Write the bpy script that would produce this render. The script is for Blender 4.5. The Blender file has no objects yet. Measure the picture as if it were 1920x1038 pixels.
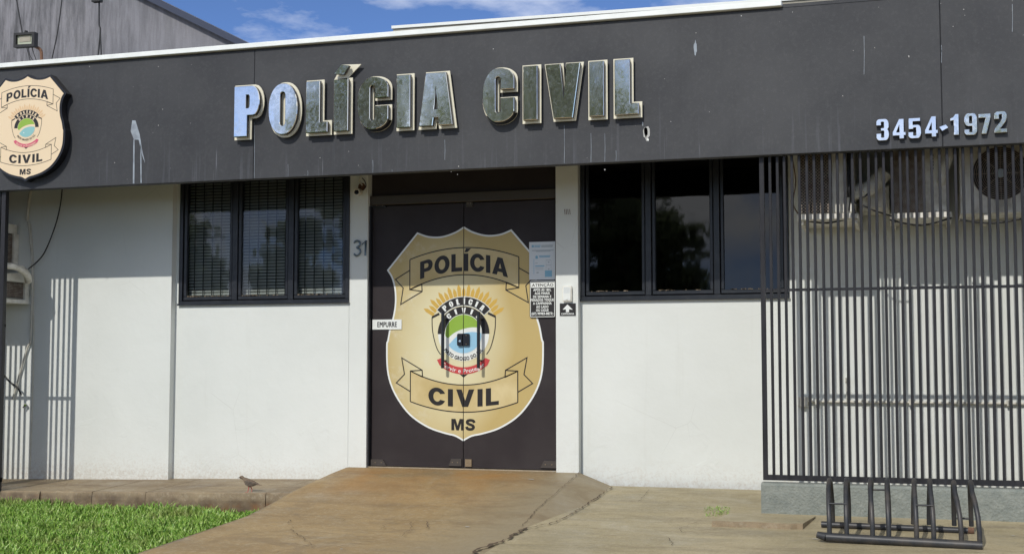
import bpy, math, random
import numpy as np
from mathutils import Vector, Matrix
from mathutils.geometry import tessellate_polygon
random.seed(7); rng = np.random.default_rng(7)
SC = bpy.context.scene
COL = SC.collection

# ------------------------------------------------------------------ camera
FOC, YAW, PITCH = 2416.0, -0.2965, 0.0677
CAMP = Vector((0.0, -9.7, 0.93))
cy_, sy_, cp_, sp_ = math.cos(YAW), math.sin(YAW), math.cos(PITCH), math.sin(PITCH)
FW = Vector((sy_*cp_, cy_*cp_, sp_)); RT = Vector((cy_, -sy_, 0)); UPV = RT.cross(FW)
cam = bpy.data.cameras.new('camera'); camo = bpy.data.objects.new('camera', cam); COL.objects.link(camo)
cam.sensor_fit = 'HORIZONTAL'; cam.sensor_width = 36; cam.lens = FOC/1920*36
cam.clip_start = 0.1; cam.clip_end = 2000
m = Matrix((RT, UPV, -FW)).transposed().to_4x4(); m.translation = CAMP
camo.matrix_world = m; SC.camera = camo

# ------------------------------------------------------------------ world, sun, exposure
TA = 0.182                                 # sideways slope of the sun rays
SUN = Vector((-TA, -1.0, 0.81)).normalized()
world = bpy.data.worlds.new('World'); SC.world = world; world.use_nodes = True
wt = world.node_tree; wt.nodes.clear()
sky = wt.nodes.new('ShaderNodeTexSky'); sky.sky_type = 'NISHITA'; sky.sun_disc = False
sky.sun_elevation = math.asin(SUN.z); sky.sun_rotation = math.atan2(SUN.x, SUN.y)
sky.air_density = 0.6; sky.dust_density = 0.0; sky.ozone_density = 5.0; sky.altitude = 4500
wtc = wt.nodes.new('ShaderNodeTexCoord')
wmap = wt.nodes.new('ShaderNodeMapping'); wmap.inputs['Scale'].default_value = (1.6, 1.6, 4.5); wmap.inputs['Location'].default_value = (3.3, 1.5, 1.3)
wn = wt.nodes.new('ShaderNodeTexNoise'); wn.inputs['Scale'].default_value = 1.9; wn.inputs['Detail'].default_value = 9; wn.inputs['Roughness'].default_value = .58
wr = wt.nodes.new('ShaderNodeValToRGB'); wr.color_ramp.elements[0].position = .41; wr.color_ramp.elements[1].position = .66
wr.color_ramp.elements[0].color = (0, 0, 0, 1); wr.color_ramp.elements[1].color = (.75, .75, .75, 1)
wmix = wt.nodes.new('ShaderNodeMix'); wmix.data_type = 'RGBA'; wmix.inputs['B'].default_value = (10.2, 9.9, 9.0, 1)
wbg = wt.nodes.new('ShaderNodeBackground'); wbg.inputs['Strength'].default_value = 0.15
wo = wt.nodes.new('ShaderNodeOutputWorld')
L = wt.links.new
L(wtc.outputs['Generated'], wmap.inputs['Vector']); L(wmap.outputs[0], wn.inputs['Vector']); L(wn.outputs['Fac'], wr.inputs[0])
L(wr.outputs[0], wmix.inputs['Factor']); L(sky.outputs[0], wmix.inputs['A']); L(wmix.outputs['Result'], wbg.inputs[0]); L(wbg.outputs[0], wo.inputs[0])
sun = bpy.data.lights.new('sun', 'SUN'); sun.energy = 2.15; sun.angle = math.radians(.55); sun.color = (1, .965, .90)
suno = bpy.data.objects.new('sun', sun); COL.objects.link(suno); suno.rotation_euler = (-SUN).to_track_quat('-Z', 'Y').to_euler(); suno.location = (0, -10, 12)
SC.view_settings.view_transform = 'Standard'; SC.view_settings.look = 'None'; SC.view_settings.gamma = 1; SC.view_settings.exposure = 0.36
SC.view_settings.use_curve_mapping = False

# ------------------------------------------------------------------ survey helpers (photo ray -> point on a real plane)
def U(px, py, Y=None, Z=None):
    d = FW*FOC + RT*(px-960) + UPV*(519-py)
    t = (Y-CAMP.y)/d.y if Y is not None else (Z-CAMP.z)/d.z
    return CAMP + d*t
def hit(px, py, f):
    z = -.1
    for _ in range(40): p = U(px, py, Z=z); z = z*.5 + f(p.x, p.y)*.5
    return U(px, py, Z=z)

# ------------------------------------------------------------------ materials
def mat(name, color, rough=.6, metal=0., noise=None, nscale=6., bump=0., bscale=40., spec=.5, coat=0., stretch=None, ramp=(.35, .7)):
    M = bpy.data.materials.new(name); M.use_nodes = True
    t = M.node_tree; b = t.nodes['Principled BSDF']
    b.inputs['Base Color'].default_value = (*color, 1); b.inputs['Roughness'].default_value = rough
    b.inputs['Metallic'].default_value = metal; b.inputs['Specular IOR Level'].default_value = spec
    if coat: b.inputs['Coat Weight'].default_value = coat; b.inputs['Coat Roughness'].default_value = .08
    tc = t.nodes.new('ShaderNodeTexCoord'); mp = t.nodes.new('ShaderNodeMapping'); t.links.new(tc.outputs['Object'], mp.inputs[0])
    if stretch: mp.inputs['Scale'].default_value = stretch
    if noise:
        n = t.nodes.new('ShaderNodeTexNoise'); n.inputs['Scale'].default_value = nscale; n.inputs['Detail'].default_value = 8; n.inputs['Roughness'].default_value = .6
        t.links.new(mp.outputs[0], n.inputs['Vector'])
        r = t.nodes.new('ShaderNodeValToRGB'); r.color_ramp.elements[0].position = ramp[0]; r.color_ramp.elements[1].position = ramp[1]
        r.color_ramp.elements[0].color = (*color, 1); r.color_ramp.elements[1].color = (*noise, 1)
        t.links.new(n.outputs['Fac'], r.inputs[0]); t.links.new(r.outputs[0], b.inputs['Base Color'])
    if bump:
        n2 = t.nodes.new('ShaderNodeTexNoise'); n2.inputs['Scale'].default_value = bscale; n2.inputs['Detail'].default_value = 6
        t.links.new(mp.outputs[0], n2.inputs['Vector'])
        bp = t.nodes.new('ShaderNodeBump'); bp.inputs['Strength'].default_value = bump; bp.inputs['Distance'].default_value = .01
        t.links.new(n2.outputs['Fac'], bp.inputs['Height']); t.links.new(bp.outputs[0], b.inputs['Normal'])
    return M
class NT:
    """tiny wrapper for the richer node materials"""
    def __init__(s, name, rough=.6, spec=.4):
        s.m = bpy.data.materials.new(name); s.m.use_nodes = True; s.t = s.m.node_tree; s.b = s.t.nodes['Principled BSDF']
        s.b.inputs['Roughness'].default_value = rough; s.b.inputs['Specular IOR Level'].default_value = spec
        s.tc = s.t.nodes.new('ShaderNodeTexCoord').outputs['Object']
    def map(s, scale): n = s.t.nodes.new('ShaderNodeMapping'); n.inputs['Scale'].default_value = scale; s.t.links.new(s.tc, n.inputs[0]); return n.outputs[0]
    def noise(s, scale, detail=6, rough=.55, vec=None, dist=0.):
        n = s.t.nodes.new('ShaderNodeTexNoise'); n.inputs['Scale'].default_value = scale; n.inputs['Detail'].default_value = detail; n.inputs['Roughness'].default_value = rough; n.inputs['Distortion'].default_value = dist
        s.t.links.new(vec or s.tc, n.inputs['Vector']); return n.outputs['Fac']
    def vor(s, scale, feature='F1', vec=None):
        n = s.t.nodes.new('ShaderNodeTexVoronoi'); n.feature = feature; n.inputs['Scale'].default_value = scale; s.t.links.new(vec or s.tc, n.inputs['Vector']); return n.outputs['Distance']
    def rng(s, x, a, b, c=0., d=1.):
        n = s.t.nodes.new('ShaderNodeMapRange'); s.t.links.new(x, n.inputs[0])
        for i, v in enumerate((a, b, c, d)): n.inputs[i+1].default_value = v
        return n.outputs[0]
    def math(s, op, x, y):
        n = s.t.nodes.new('ShaderNodeMath'); n.operation = op
        for i, v in enumerate((x, y)):
            if isinstance(v, (int, float)): n.inputs[i].default_value = v
            else: s.t.links.new(v, n.inputs[i])
        return n.outputs[0]
    def sep(s, axis): n = s.t.nodes.new('ShaderNodeSeparateXYZ'); s.t.links.new(s.tc, n.inputs[0]); return n.outputs[axis]
    def mix(s, f, a, b):
        n = s.t.nodes.new('ShaderNodeMix'); n.data_type = 'RGBA'
        for k, v in (('Factor', f), ('A', a), ('B', b)):
            if isinstance(v, (int, float)): n.inputs[k].default_value = v
            elif isinstance(v, tuple): n.inputs[k].default_value = (*v, 1)
            else: s.t.links.new(v, n.inputs[k])
        return n.outputs['Result']
    def bump(s, h, strength, dist=.01):
        bp = s.t.nodes.new('ShaderNodeBump'); bp.inputs['Strength'].default_value = strength; bp.inputs['Distance'].default_value = dist
        s.t.links.new(h, bp.inputs['Height']); s.t.links.new(bp.outputs[0], s.b.inputs['Normal'])
    def out(s, col, rough=None):
        s.t.links.new(col, s.b.inputs['Base Color'])
        if rough is not None: s.t.links.new(rough, s.b.inputs['Roughness'])
        return s.m

def wall_mat():
    w = NT('white_wall_paint', .75, .3)
    z = w.sep(2)
    blot = w.rng(w.noise(1.1, 5), .40, .72)
    c = w.mix(blot, (.72, .74, .70), (.66, .68, .64))
    low = w.math('MULTIPLY', w.rng(z, .50, 0.0), w.rng(w.noise(14, 8, .7), .50, .66))
    c = w.mix(w.math('MULTIPLY', low, .16), c, (.50, .47, .40))
    base = w.math('MULTIPLY', w.rng(z, .10, -.02), w.rng(w.noise(30, 6, .6), .35, .6))
    c = w.mix(w.math('MULTIPLY', base, .35), c, (.40, .34, .26))
    spl = w.math('MULTIPLY', w.rng(z, .22, -.02), w.rng(w.noise(55, 8, .75), .50, .62)); c = w.mix(w.math('MULTIPLY', spl, .38), c, (.42, .30, .19))
    hair = w.rng(w.vor(1.7, 'DISTANCE_TO_EDGE', w.map((1, 1, .8))), .0035, .0)
    c = w.mix(w.math('MULTIPLY', w.math('MULTIPLY', hair, w.rng(w.noise(1.3, 3), .55, .62)), .30), c, (.38, .37, .33))
    streak = w.rng(w.noise(3, 6, .6, w.map((4, 4, .22))), .60, .80)
    c = w.mix(w.math('MULTIPLY', streak, .18), c, (.50, .49, .43))
    h = w.math('ADD', w.math('MULTIPLY', w.noise(7, 3), 1.3), w.math('MULTIPLY', w.noise(140, 4), .05))
    peel = w.rng(w.noise(4.5, 3, .5, None, .6), .60, .64)
    h = w.math('ADD', h, w.math('MULTIPLY', w.math('MULTIPLY', peel, w.rng(z, .9, .2)), .25))
    w.bump(h, .28, .012)
    return w.out(c)
def fascia_mat():
    w = NT('charcoal_fascia_paint', .55, .32)
    z = w.sep(2); x = w.sep(0)
    c = w.mix(w.rng(w.noise(1.3, 6, .6), .35, .7), (.034, .036, .041), (.055, .057, .061))
    c = w.mix(w.math('MULTIPLY', w.rng(w.noise(45, 8, .8), .5, .8), .35), c, (.12, .12, .12))
    st = w.rng(w.noise(9, 3, .5, w.map((4.2, 1, .16))), .60, .82)
    st = w.math('MULTIPLY', st, w.rng(z, 2.85, 2.40))
    c = w.mix(w.math('MULTIPLY', st, .38), c, (.16, .17, .20))
    thin = w.rng(w.noise(30, 2, .5, w.map((3.0, 1, .05))), .70, .76)
    thin = w.math('MULTIPLY', thin, w.math('MULTIPLY', w.rng(z, 2.78, 2.5), w.rng(w.noise(2.2, 3), .45, .6)))
    c = w.mix(w.math('MULTIPLY', thin, .55), c, (.28, .30, .34))
    sp = w.rng(w.vor(10), .045, .02)
    sp = w.math('MULTIPLY', sp, w.rng(w.noise(9, 2), .50, .56))
    c = w.mix(w.math('MULTIPLY', sp, .45), c, (.3, .3, .3))
    c = w.mix(w.math('MULTIPLY', w.rng(w.noise(70, 6, .8), .56, .70), .30), c, (.022, .023, .026))
    dk = w.rng(w.noise(2.4, 7, .7, w.map((2.5, 1, .35))), .55, .8)
    c = w.mix(w.math('MULTIPLY', dk, .55), c, (.028, .029, .033))
    w.bump(w.math('ADD', w.noise(1.4, 3), w.math('MULTIPLY', w.noise(160, 3), .08)), .35, .02)
    return w.out(c)
def concrete_mat(name, A, B, C3, stain=True):
    w = NT(name, .75, .3)
    c = w.mix(w.rng(w.noise(1.1, 9, .62, None, .4), .35, .66), A, B)
    c = w.mix(w.math('MULTIPLY', w.rng(w.noise(2.3, 8, .6, w.map((.6, 2.2, 1))), .47, .72), .75), c, C3)
    c = w.mix(w.math('MULTIPLY', w.rng(w.noise(110, 4, .7), .46, .72), .38), c, (.12, .095, .06))
    c = w.mix(w.math('MULTIPLY', w.rng(w.vor(190), .3, .08), .25), c, (.46, .41, .32))
    c = w.mix(w.math('MULTIPLY', w.rng(w.noise(17, 8, .75), .55, .75), .40), c, (.48, .42, .31))
    c = w.mix(w.math('MULTIPLY', w.rng(w.noise(3.2, 9, .7, w.map((.7, 3.2, 1)), .8), .50, .72), .50), c, (.155, .12, .075))
    c = w.mix(w.math('MULTIPLY', w.rng(w.noise(60, 3, .6), .60, .74), .45), c, (.13, .10, .065))
    c = w.mix(w.math('MULTIPLY', w.rng(w.vor(34), .30, .12), .30), c, (.15, .12, .08))
    c = w.mix(w.math('MULTIPLY', w.rng(w.noise(28, 4, .8), .52, .66), .35), c, (.50, .44, .33))
    if name.startswith('walk'):
        z = w.sep(2); g_ = w.math('MULTIPLY', w.rng(z, -.03, -.06), w.rng(w.noise(7, 8, .7), .36, .60)); c = w.mix(w.math('MULTIPLY', g_, .8), c, (.085, .055, .035))
        c = w.mix(w.math('MULTIPLY', w.rng(w.noise(3, 6, .7), .55, .68), w.rng(z, -.04, -.08)), c, (.22, .11, .05))
    if stain:
        # rust coloured seepage spreading from the threshold
        y = w.sep(1); x = w.sep(0)
        band = w.math('MULTIPLY', w.rng(y, -1.5, -.25), w.rng(y, .05, -.12))
        band = w.math('MULTIPLY', band, w.math('MULTIPLY', w.rng(x, -4.45, -4.0), w.rng(x, -2.55, -3.05)))
        c = w.mix(w.math('MULTIPLY', w.rng(x, -3.05, -2.45), .75), c, (.275, .235, .16))
        c = w.mix(w.math('MULTIPLY', w.rng(w.noise(1.6, 8, .7, None, 1.2), .52, .60), .45), c, (.20, .145, .085))
        rust = w.math('MULTIPLY', band, w.rng(w.noise(2.2, 7, .6, w.map((1, .9, 1)), .5), .34, .60))
        c = w.mix(w.math('MULTIPLY', rust, .72), c, (.36, .185, .055))
    w.bump(w.math('ADD', w.noise(8, 5), w.math('MULTIPLY', w.noise(150, 4, .7), .4)), .38, .012)
    return w.out(c, w.rng(w.noise(2.2, 6, .6, None, .5), .35, .65, .38, .85))
def stained_wall():
    w = NT('weathered_render', .9, .2)
    c = w.mix(w.rng(w.noise(.5, 5), .3, .7), (.20, .205, .228), (.26, .255, .27))
    d = w.math('MULTIPLY', w.rng(w.noise(4.5, 10, .75, w.map((2.2, 1, .25))), .42, .60), w.rng(w.sep(0), 8.0, 4.5, .12, 1.))
    c = w.mix(w.math('MULTIPLY', d, .75), c, (.05, .052, .056))
    c = w.mix(w.math('MULTIPLY', w.rng(w.noise(1.7, 6, .7, w.map((1, 1, .5))), .5, .7), .5), c, (.17, .17, .17))
    w.bump(w.noise(30, 6), .3)
    return w.out(c)
def chrome_mat():
    w = NT('polished_chrome', .07, .5); w.b.inputs['Metallic'].default_value = .96
    c = w.mix(w.rng(w.noise(20, 7, .7), .5, .8), (.84, .84, .80), (.66, .67, .65))
    w.bump(w.noise(5, 2), .22, .004)
    return w.out(c, w.rng(w.noise(40, 6, .7), .42, .8, .04, .20))
def glass_mat(name, tint, ior=1.5, boost=1.0):
    M = bpy.data.materials.new(name); M.use_nodes = True; t = M.node_tree; t.nodes.clear()
    o = t.nodes.new('ShaderNodeOutputMaterial'); tr = t.nodes.new('ShaderNodeBsdfTransparent'); tr.inputs[0].default_value = (*tint, 1)
    g = t.nodes.new('ShaderNodeBsdfGlossy'); g.inputs['Roughness'].default_value = .03; g.inputs[0].default_value = (1, 1, 1, 1)
    f = t.nodes.new('ShaderNodeFresnel'); f.inputs['IOR'].default_value = ior
    n = t.nodes.new('ShaderNodeTexNoise'); n.inputs['Scale'].default_value = 2.2; bp = t.nodes.new('ShaderNodeBump'); bp.inputs['Strength'].default_value = .05; bp.inputs['Distance'].default_value = .02
    t.links.new(n.outputs['Fac'], bp.inputs['Height']); t.links.new(bp.outputs[0], g.inputs['Normal'])
    mx = t.nodes.new('ShaderNodeMixShader'); t.links.new(f.outputs[0], mx.inputs[0]); t.links.new(tr.outputs[0], mx.inputs[1]); t.links.new(g.outputs[0], mx.inputs[2]); t.links.new(mx.outputs[0], o.inputs[0])
    return M
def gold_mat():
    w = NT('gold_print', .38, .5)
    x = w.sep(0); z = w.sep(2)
    # printed gold deepens towards the rim; pale patch left of seam paints a reflection
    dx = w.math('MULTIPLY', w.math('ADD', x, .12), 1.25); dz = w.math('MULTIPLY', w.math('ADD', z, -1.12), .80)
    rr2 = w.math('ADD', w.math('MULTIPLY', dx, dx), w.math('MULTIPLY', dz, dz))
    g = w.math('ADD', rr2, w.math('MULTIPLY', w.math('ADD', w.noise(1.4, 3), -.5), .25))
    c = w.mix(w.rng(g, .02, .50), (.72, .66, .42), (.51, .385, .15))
    pale_mottle = w.math('MULTIPLY', w.rng(w.noise(9, 9, .75), .52, .70), w.rng(x, .05, -.40))  # mottled paler tone, stronger towards the left side
    c = w.mix(w.math('MULTIPLY', pale_mottle, .40), c, (.72, .69, .56))
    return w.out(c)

M = dict(
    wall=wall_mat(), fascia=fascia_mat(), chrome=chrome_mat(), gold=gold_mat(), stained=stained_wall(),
    ramp=concrete_mat('ramp_concrete', (.30, .205, .098), (.39, .28, .14), (.235, .165, .082)),
    pave=concrete_mat('pavement_concrete', (.335, .285, .17), (.45, .385, .245), (.25, .22, .15), False),
    slab=concrete_mat('walkway_concrete', (.24, .18, .11), (.34, .265, .165), (.13, .085, .05), False),
    kerb=mat('grey_kerb_paint', (.175, .195, .175), .85, noise=(.275, .29, .255), nscale=16, bump=1.0, bscale=60, ramp=(.3, .75)),
    cream=mat('cream_acrylic', (.80, .76, .60), .35, noise=(.70, .66, .51), nscale=12),
    flash=mat('white_flashing', (.84, .87, .85), .5, noise=(.74, .77, .74), nscale=7),
    black=mat('black_gloss', (.012, .012, .014), .25), blackm=mat('black_matt', (.014, .014, .015), .6),
    frame=mat('black_window_frame', (.014, .016, .020), .33, noise=(.035, .036, .040), nscale=14, ramp=(.5, .8)),
    film=mat('black_door_film', (.034, .028, .029), .42, noise=(.046, .039, .039), nscale=3, bump=.04, bscale=90, spec=.16),
    dirt=mat('crumbled_mortar', (.34, .27, .19), .9, noise=(.16, .12, .08), nscale=60),
    grille=mat('charcoal_steel_paint', (.016, .016, .018), .38, noise=(.034, .033, .036), nscale=9, stretch=(3, 3, .5), bump=.1, bscale=120, spec=.28),
    steel=mat('dark_steel_tube', (.028, .030, .034), .45, metal=.1, noise=(.085, .072, .060), nscale=8, ramp=(.45, .75)),
    rust=mat('rust', (.10, .055, .035), .85, noise=(.20, .10, .055), nscale=30),
    num=mat('blue_grey_metal', (.16, .21, .24), .3, metal=.55),
    inkb=mat('black_ink', (.014, .011, .010), .45), white=mat('white_print', (.78, .80, .76), .4),
    green=mat('green_print', (.27, .44, .05), .4), blue=mat('blue_print', (.30, .55, .72), .4), red=mat('red_print', (.55, .06, .06), .4),
    rays=mat('ray_print', (.60, .38, .07), .4), tan=mat('banner_print', (.50, .375, .15), .4, noise=(.68, .565, .31), nscale=1.8, ramp=(.35, .65)),
    peach=mat('peach_acrylic', (.79, .63, .42), .35), pink=mat('pink_print', (.62, .10, .17), .4), teal=mat('teal_print', (.25, .50, .50), .4),
    ray2=mat('pale_ray_print', (.72, .50, .28), .4),
    acwhite=mat('aged_white_casing', (.82, .80, .72), .5, noise=(.42, .38, .30), nscale=7, ramp=(.45, .75)),
    acdark=mat('dark_fins', (.02, .018, .016), .7), acmesh=mat('guard_wire', (.55, .48, .40), .5, noise=(.25, .16, .11), nscale=25),
    cable=mat('black_cable', (.014, .014, .014), .5), conduit=mat('white_conduit', (.62, .60, .52), .5, noise=(.48, .46, .40), nscale=15),
    blind=mat('grey_blind_slat', (.46, .46, .42), .6), soffit=mat('soffit_paint', (.035, .035, .036), .8),
    room=mat('room_wall', (.10, .10, .09), .9), paper=mat('paper', (.66, .70, .72), .5), ltblue=mat('light_blue_print', (.22, .45, .60), .5), greyp=mat('grey_print_and_highlight', (.42, .47, .50), .5),
    hole_shade=mat('hole_shade_paint', (.002, .002, .002), 1., spec=0.),
    brass=mat('dull_brass', (.28, .21, .13), .45, metal=.4), brown=mat('bronze_fitting', (.055, .045, .038), .5), transom=mat('brown_transom', (.05, .04, .027), .5),
    glassL=glass_mat('clear_window_glass', (.74, .78, .78), 1.5), glassR=glass_mat('tinted_window_glass', (.10, .11, .12), 1.42),
    sill=mat('threshold_stone', (.42, .35, .25), .7, noise=(.28, .22, .15), nscale=20),
    bluetrim=mat('navy_roof_trim', (.022, .032, .065), .5), beige=mat('beige_parapet', (.40, .37, .30), .85, noise=(.28, .26, .21), nscale=5),
    lens=mat('flood_lens', (.45, .48, .36), .25), soil=mat('soil', (.035, .04, .012), .95, noise=(.07, .05, .025), nscale=25, bump=.6),
    earth=mat('dry_red_earth', (.34, .22, .12), .95, noise=(.24, .20, .10), nscale=.6),
    asphalt=mat('asphalt', (.17, .16, .145), .85, noise=(.21, .195, .17), nscale=30), crack=mat('crack_dirt', (.085, .058, .035), .95),
    bark=mat('bark', (.10, .08, .06), .9, noise=(.16, .13, .10), nscale=12), houseA=mat('pale_house_paint', (.70, .71, .70), .8, noise=(.62, .63, .62), nscale=2),
    tile=mat('clay_roof', (.28, .12, .07), .8), streakm=mat('pale_drip', (.33, .38, .43), .7, noise=(.16, .18, .21), nscale=14), chip=mat('white_chip', (.42, .42, .40), .7),
)
def leafmat(name, a, b):
    w = NT(name, .5, .4); c = w.mix(w.rng(w.noise(1.6, 3), .35, .65), a, b); w.out(c)
    w.b.inputs['Subsurface Weight'].default_value = 0.; return w.m
M['leaf'] = leafmat('tree_leaf', (.09, .13, .06), (.16, .20, .10))
_lt = M['leaf'].node_tree; _tr = _lt.nodes.new('ShaderNodeBsdfTranslucent'); _tr.inputs[0].default_value = (.42, .50, .28, 1); _mx = _lt.nodes.new('ShaderNodeMixShader'); _mx.inputs[0].default_value = .5
_o = [n for n in _lt.nodes if n.type == 'OUTPUT_MATERIAL'][0]; _lt.links.new(_lt.nodes['Principled BSDF'].outputs[0], _mx.inputs[1]); _lt.links.new(_tr.outputs[0], _mx.inputs[2]); _lt.links.new(_mx.outputs[0], _o.inputs[0])
def grassmat():
    w = NT('grass_blade', .45, .4)
    c = w.mix(w.rng(w.noise(38, 3), .35, .65), (.10, .25, .025), (.31, .48, .08))
    c = w.mix(w.rng(w.noise(70, 2), .57, .63), c, (.50, .58, .22)); c = w.mix(w.rng(w.noise(55, 2), .60, .64), c, (.05, .14, .01)); c = w.mix(w.rng(w.noise(2.2, 4), .56, .70), c, (.24, .27, .08)); return w.out(c)
M['grass'] = grassmat()
def birdmat():
    w = NT('dove_plumage', .7, .2)
    c = w.mix(w.rng(w.sep(2), .05, .11), (.30, .21, .15), (.19, .145, .10)); c = w.mix(w.rng(w.noise(120, 3), .5, .6), c, (.12, .085, .06)); return w.out(c)
M['bird'] = birdmat(); M['wing'] = mat('dove_wing', (.145, .11, .08), .7, noise=(.07, .055, .045), nscale=90, ramp=(.5, .6)); M['leg'] = mat('dove_leg', (.55, .14, .12), .6)
M['birdhead'] = mat('dove_head', (.20, .19, .17), .7)

# ------------------------------------------------------------------ mesh builder
class MB:
    def __init__(s): s.v = []; s.f = []; s.mi = []; s.mats = []; s.sm = []
    def _m(s, m):
        if m not in s.mats: s.mats.append(m)
        return s.mats.index(m)
    def add(s, vs, fs, m, smooth=False):
        o = len(s.v); s.v += [tuple(v) for v in vs]; k = s._m(m)
        for f in fs: s.f.append(tuple(i+o for i in f)); s.mi.append(k); s.sm.append(smooth)
        return s
    def box(s, x0, x1, y0, y1, z0, z1, m, bev=0.):
        if bev:
            # chamfer the four edges seen from the front and the outline edges
            P = []
            for (y, i) in ((y0, bev), (y0+bev, 0), (y1, 0)):
                P += [(x0+i, y, z0+i), (x1-i, y, z0+i), (x1-i, y, z1-i), (x0+i, y, z1-i)]
            F = [(0, 1, 2, 3)] + [(a+k*4, a+4+k*4, (a+1) % 4+4+k*4, (a+1) % 4+k*4) for k in (0, 1) for a in range(4)] + [(11, 10, 9, 8)]
            return s.add(P, F, m)
        P = [(x0, y0, z0), (x1, y0, z0), (x1, y1, z0), (x0, y1, z0), (x0, y0, z1), (x1, y0, z1), (x1, y1, z1), (x0, y1, z1)]
        return s.add(P, [(0, 3, 2, 1), (4, 5, 6, 7), (0, 1, 5, 4), (1, 2, 6, 5), (2, 3, 7, 6), (3, 0, 4, 7)], m)
    def tube(s, pts, r, m, n=10, caps=True, smooth=True):
        pts = [Vector(p) for p in pts]; rs = r if isinstance(r, (list, tuple)) else [r]*len(pts)
        V = []; prev = None
        for i, p in enumerate(pts):
            t = (pts[min(i+1, len(pts)-1)]-pts[max(i-1, 0)]).normalized()
            if prev is None: a = t.cross(Vector((0, 0, 1)) if abs(t.z) < .9 else Vector((1, 0, 0))).normalized()
            else: a = (prev-t*prev.dot(t)).normalized()
            prev = a; b = t.cross(a)
            for k in range(n): w = 2*math.pi*k/n; V.append(p+(a*math.cos(w)+b*math.sin(w))*rs[i])
        F = [(i*n+k, i*n+(k+1) % n, (i+1)*n+(k+1) % n, (i+1)*n+k) for i in range(len(pts)-1) for k in range(n)]
        s.add(V, F, m, smooth)
        if caps: s.add(V[:n], [tuple(range(n))[::-1]], m); s.add(V[-n:], [tuple(range(n))], m)
        return s
    def poly(s, contours, y0, y1, m, back=True, side=None, ch=0.):
        """vertical slab of an x-z outline: front face at y0, back at y1"""
        ysd = y0
        if ch:
            contours = [[c[i] for i in range(len(c)) if (Vector(c[i])-Vector(c[i-1])).length > 1e-5] for c in contours]
            inn = [offset_poly(c, -ch if k == 0 else ch) for k, c in enumerate(contours)]; ysd = y0+ch
            for k, (c, d) in enumerate(zip(contours, inn)):
                n = len(c); ar = sum(c[i][0]*c[(i+1) % n][1]-c[(i+1) % n][0]*c[i][1] for i in range(n)); fl = (ar > 0) == (k == 0)
                V = [(x, y0, z) for x, z in d]+[(x, ysd, z) for x, z in c]; F = [(i, i+n, (i+1) % n+n, (i+1) % n) for i in range(n)]
                s.add(V, F if fl else [f[::-1] for f in F], m)
            outer_c = contours; contours = inn
        tri = tessellate_polygon([[Vector((x, z, 0)) for x, z in c] for c in contours])
        flat = [p for c in contours for p in c]
        fr = []
        for t in tri:
            a, b, c = (flat[i] for i in t)
            ar = (b[0]-a[0])*(c[1]-a[1])-(c[0]-a[0])*(b[1]-a[1])
            if abs(ar) < 1e-12: continue
            fr.append(t if ar > 0 else t[::-1])   # ccw in x-z seen from -y -> faces the camera
        s.add([(x, y0, z) for x, z in flat], fr, m)
        if y1 is not None and y1 != y0:
            if back: s.add([(x, y1, z) for x, z in flat], [t[::-1] for t in fr], side or m)
            for k, c in enumerate(outer_c if ch else contours):
                n = len(c); ar = sum(c[i][0]*c[(i+1) % n][1]-c[(i+1) % n][0]*c[i][1] for i in range(n))
                c2 = c if (ar > 0) == (k == 0) else c[::-1]
                V = [(x, ysd, z) for x, z in c2]+[(x, y1, z) for x, z in c2]
                s.add(V, [(i, i+n, (i+1) % n+n, (i+1) % n) for i in range(n)], side or m)
        return s
    def stroke(s, pts, w, y, m, closed=False):
        pts = [Vector((p[0], p[1])) for p in pts]; n = len(pts); A = []; B = []
        for i in range(n):
            a = pts[(i-1) % n] if closed or i > 0 else None; b = pts[(i+1) % n] if closed or i < n-1 else None
            d1 = (pts[i]-a).normalized() if a is not None else None; d2 = (b-pts[i]).normalized() if b is not None else None
            if d1 is None: d1 = d2
            if d2 is None: d2 = d1
            n1 = Vector((-d1.y, d1.x)); n2 = Vector((-d2.y, d2.x)); nn = (n1+n2)
            nn = nn.normalized() if nn.length > 1e-6 else n1; k = min(2.2, 1/max(.3, nn.dot(n1)))
            A.append(pts[i]+nn*w/2*k); B.append(pts[i]-nn*w/2*k)
        V = [(p.x, y, p.y) for p in A]+[(p.x, y, p.y) for p in B]
        F = []
        for i in range(n if closed else n-1): j = (i+1) % n; F.append((i+n, j+n, j, i))
        return s.add(V, F, m)
    def clip(s, axis, val, keep_less, gap=0.):
        """keep only the part on one side of a plane x = val"""
        import bmesh
        me = bpy.data.meshes.new('t'); me.from_pydata(s.v, [], s.f); me.polygons.foreach_set('material_index', s.mi); bm = bmesh.new(); bm.from_mesh(me)
        no = Vector((1, 0, 0)); co = Vector((val+(-gap if keep_less else gap), 0, 0))
        bmesh.ops.bisect_plane(bm, geom=bm.verts[:]+bm.edges[:]+bm.faces[:], plane_co=co, plane_no=no, clear_outer=keep_less, clear_inner=not keep_less)
        bm.verts.index_update(); r = MB(); r.mats = s.mats; r.v = [tuple(v.co) for v in bm.verts]
        for f in bm.faces: r.f.append(tuple(v.index for v in f.verts)); r.mi.append(f.material_index); r.sm.append(False)
        bm.free(); bpy.data.meshes.remove(me); return r
    def build(s, name, parent=None, base=None):
        me = bpy.data.meshes.new(name)
        off = Vector(base) if base is not None else Vector((0, 0, 0))
        if parent is not None: off = WORLD[parent.name]
        WORLD_off = off
        me.from_pydata([(v[0]-off.x, v[1]-off.y, v[2]-off.z) for v in s.v], [], s.f)
        for m in s.mats: me.materials.append(M[m])
        me.polygons.foreach_set('material_index', s.mi); me.polygons.foreach_set('use_smooth', s.sm); me.update()
        o = bpy.data.objects.new(name, me); COL.objects.link(o)
        if parent is not None: o.parent = parent; WORLD[o.name] = off
        else: o.location = off; WORLD[o.name] = off
        return o
WORLD = {}
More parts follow.
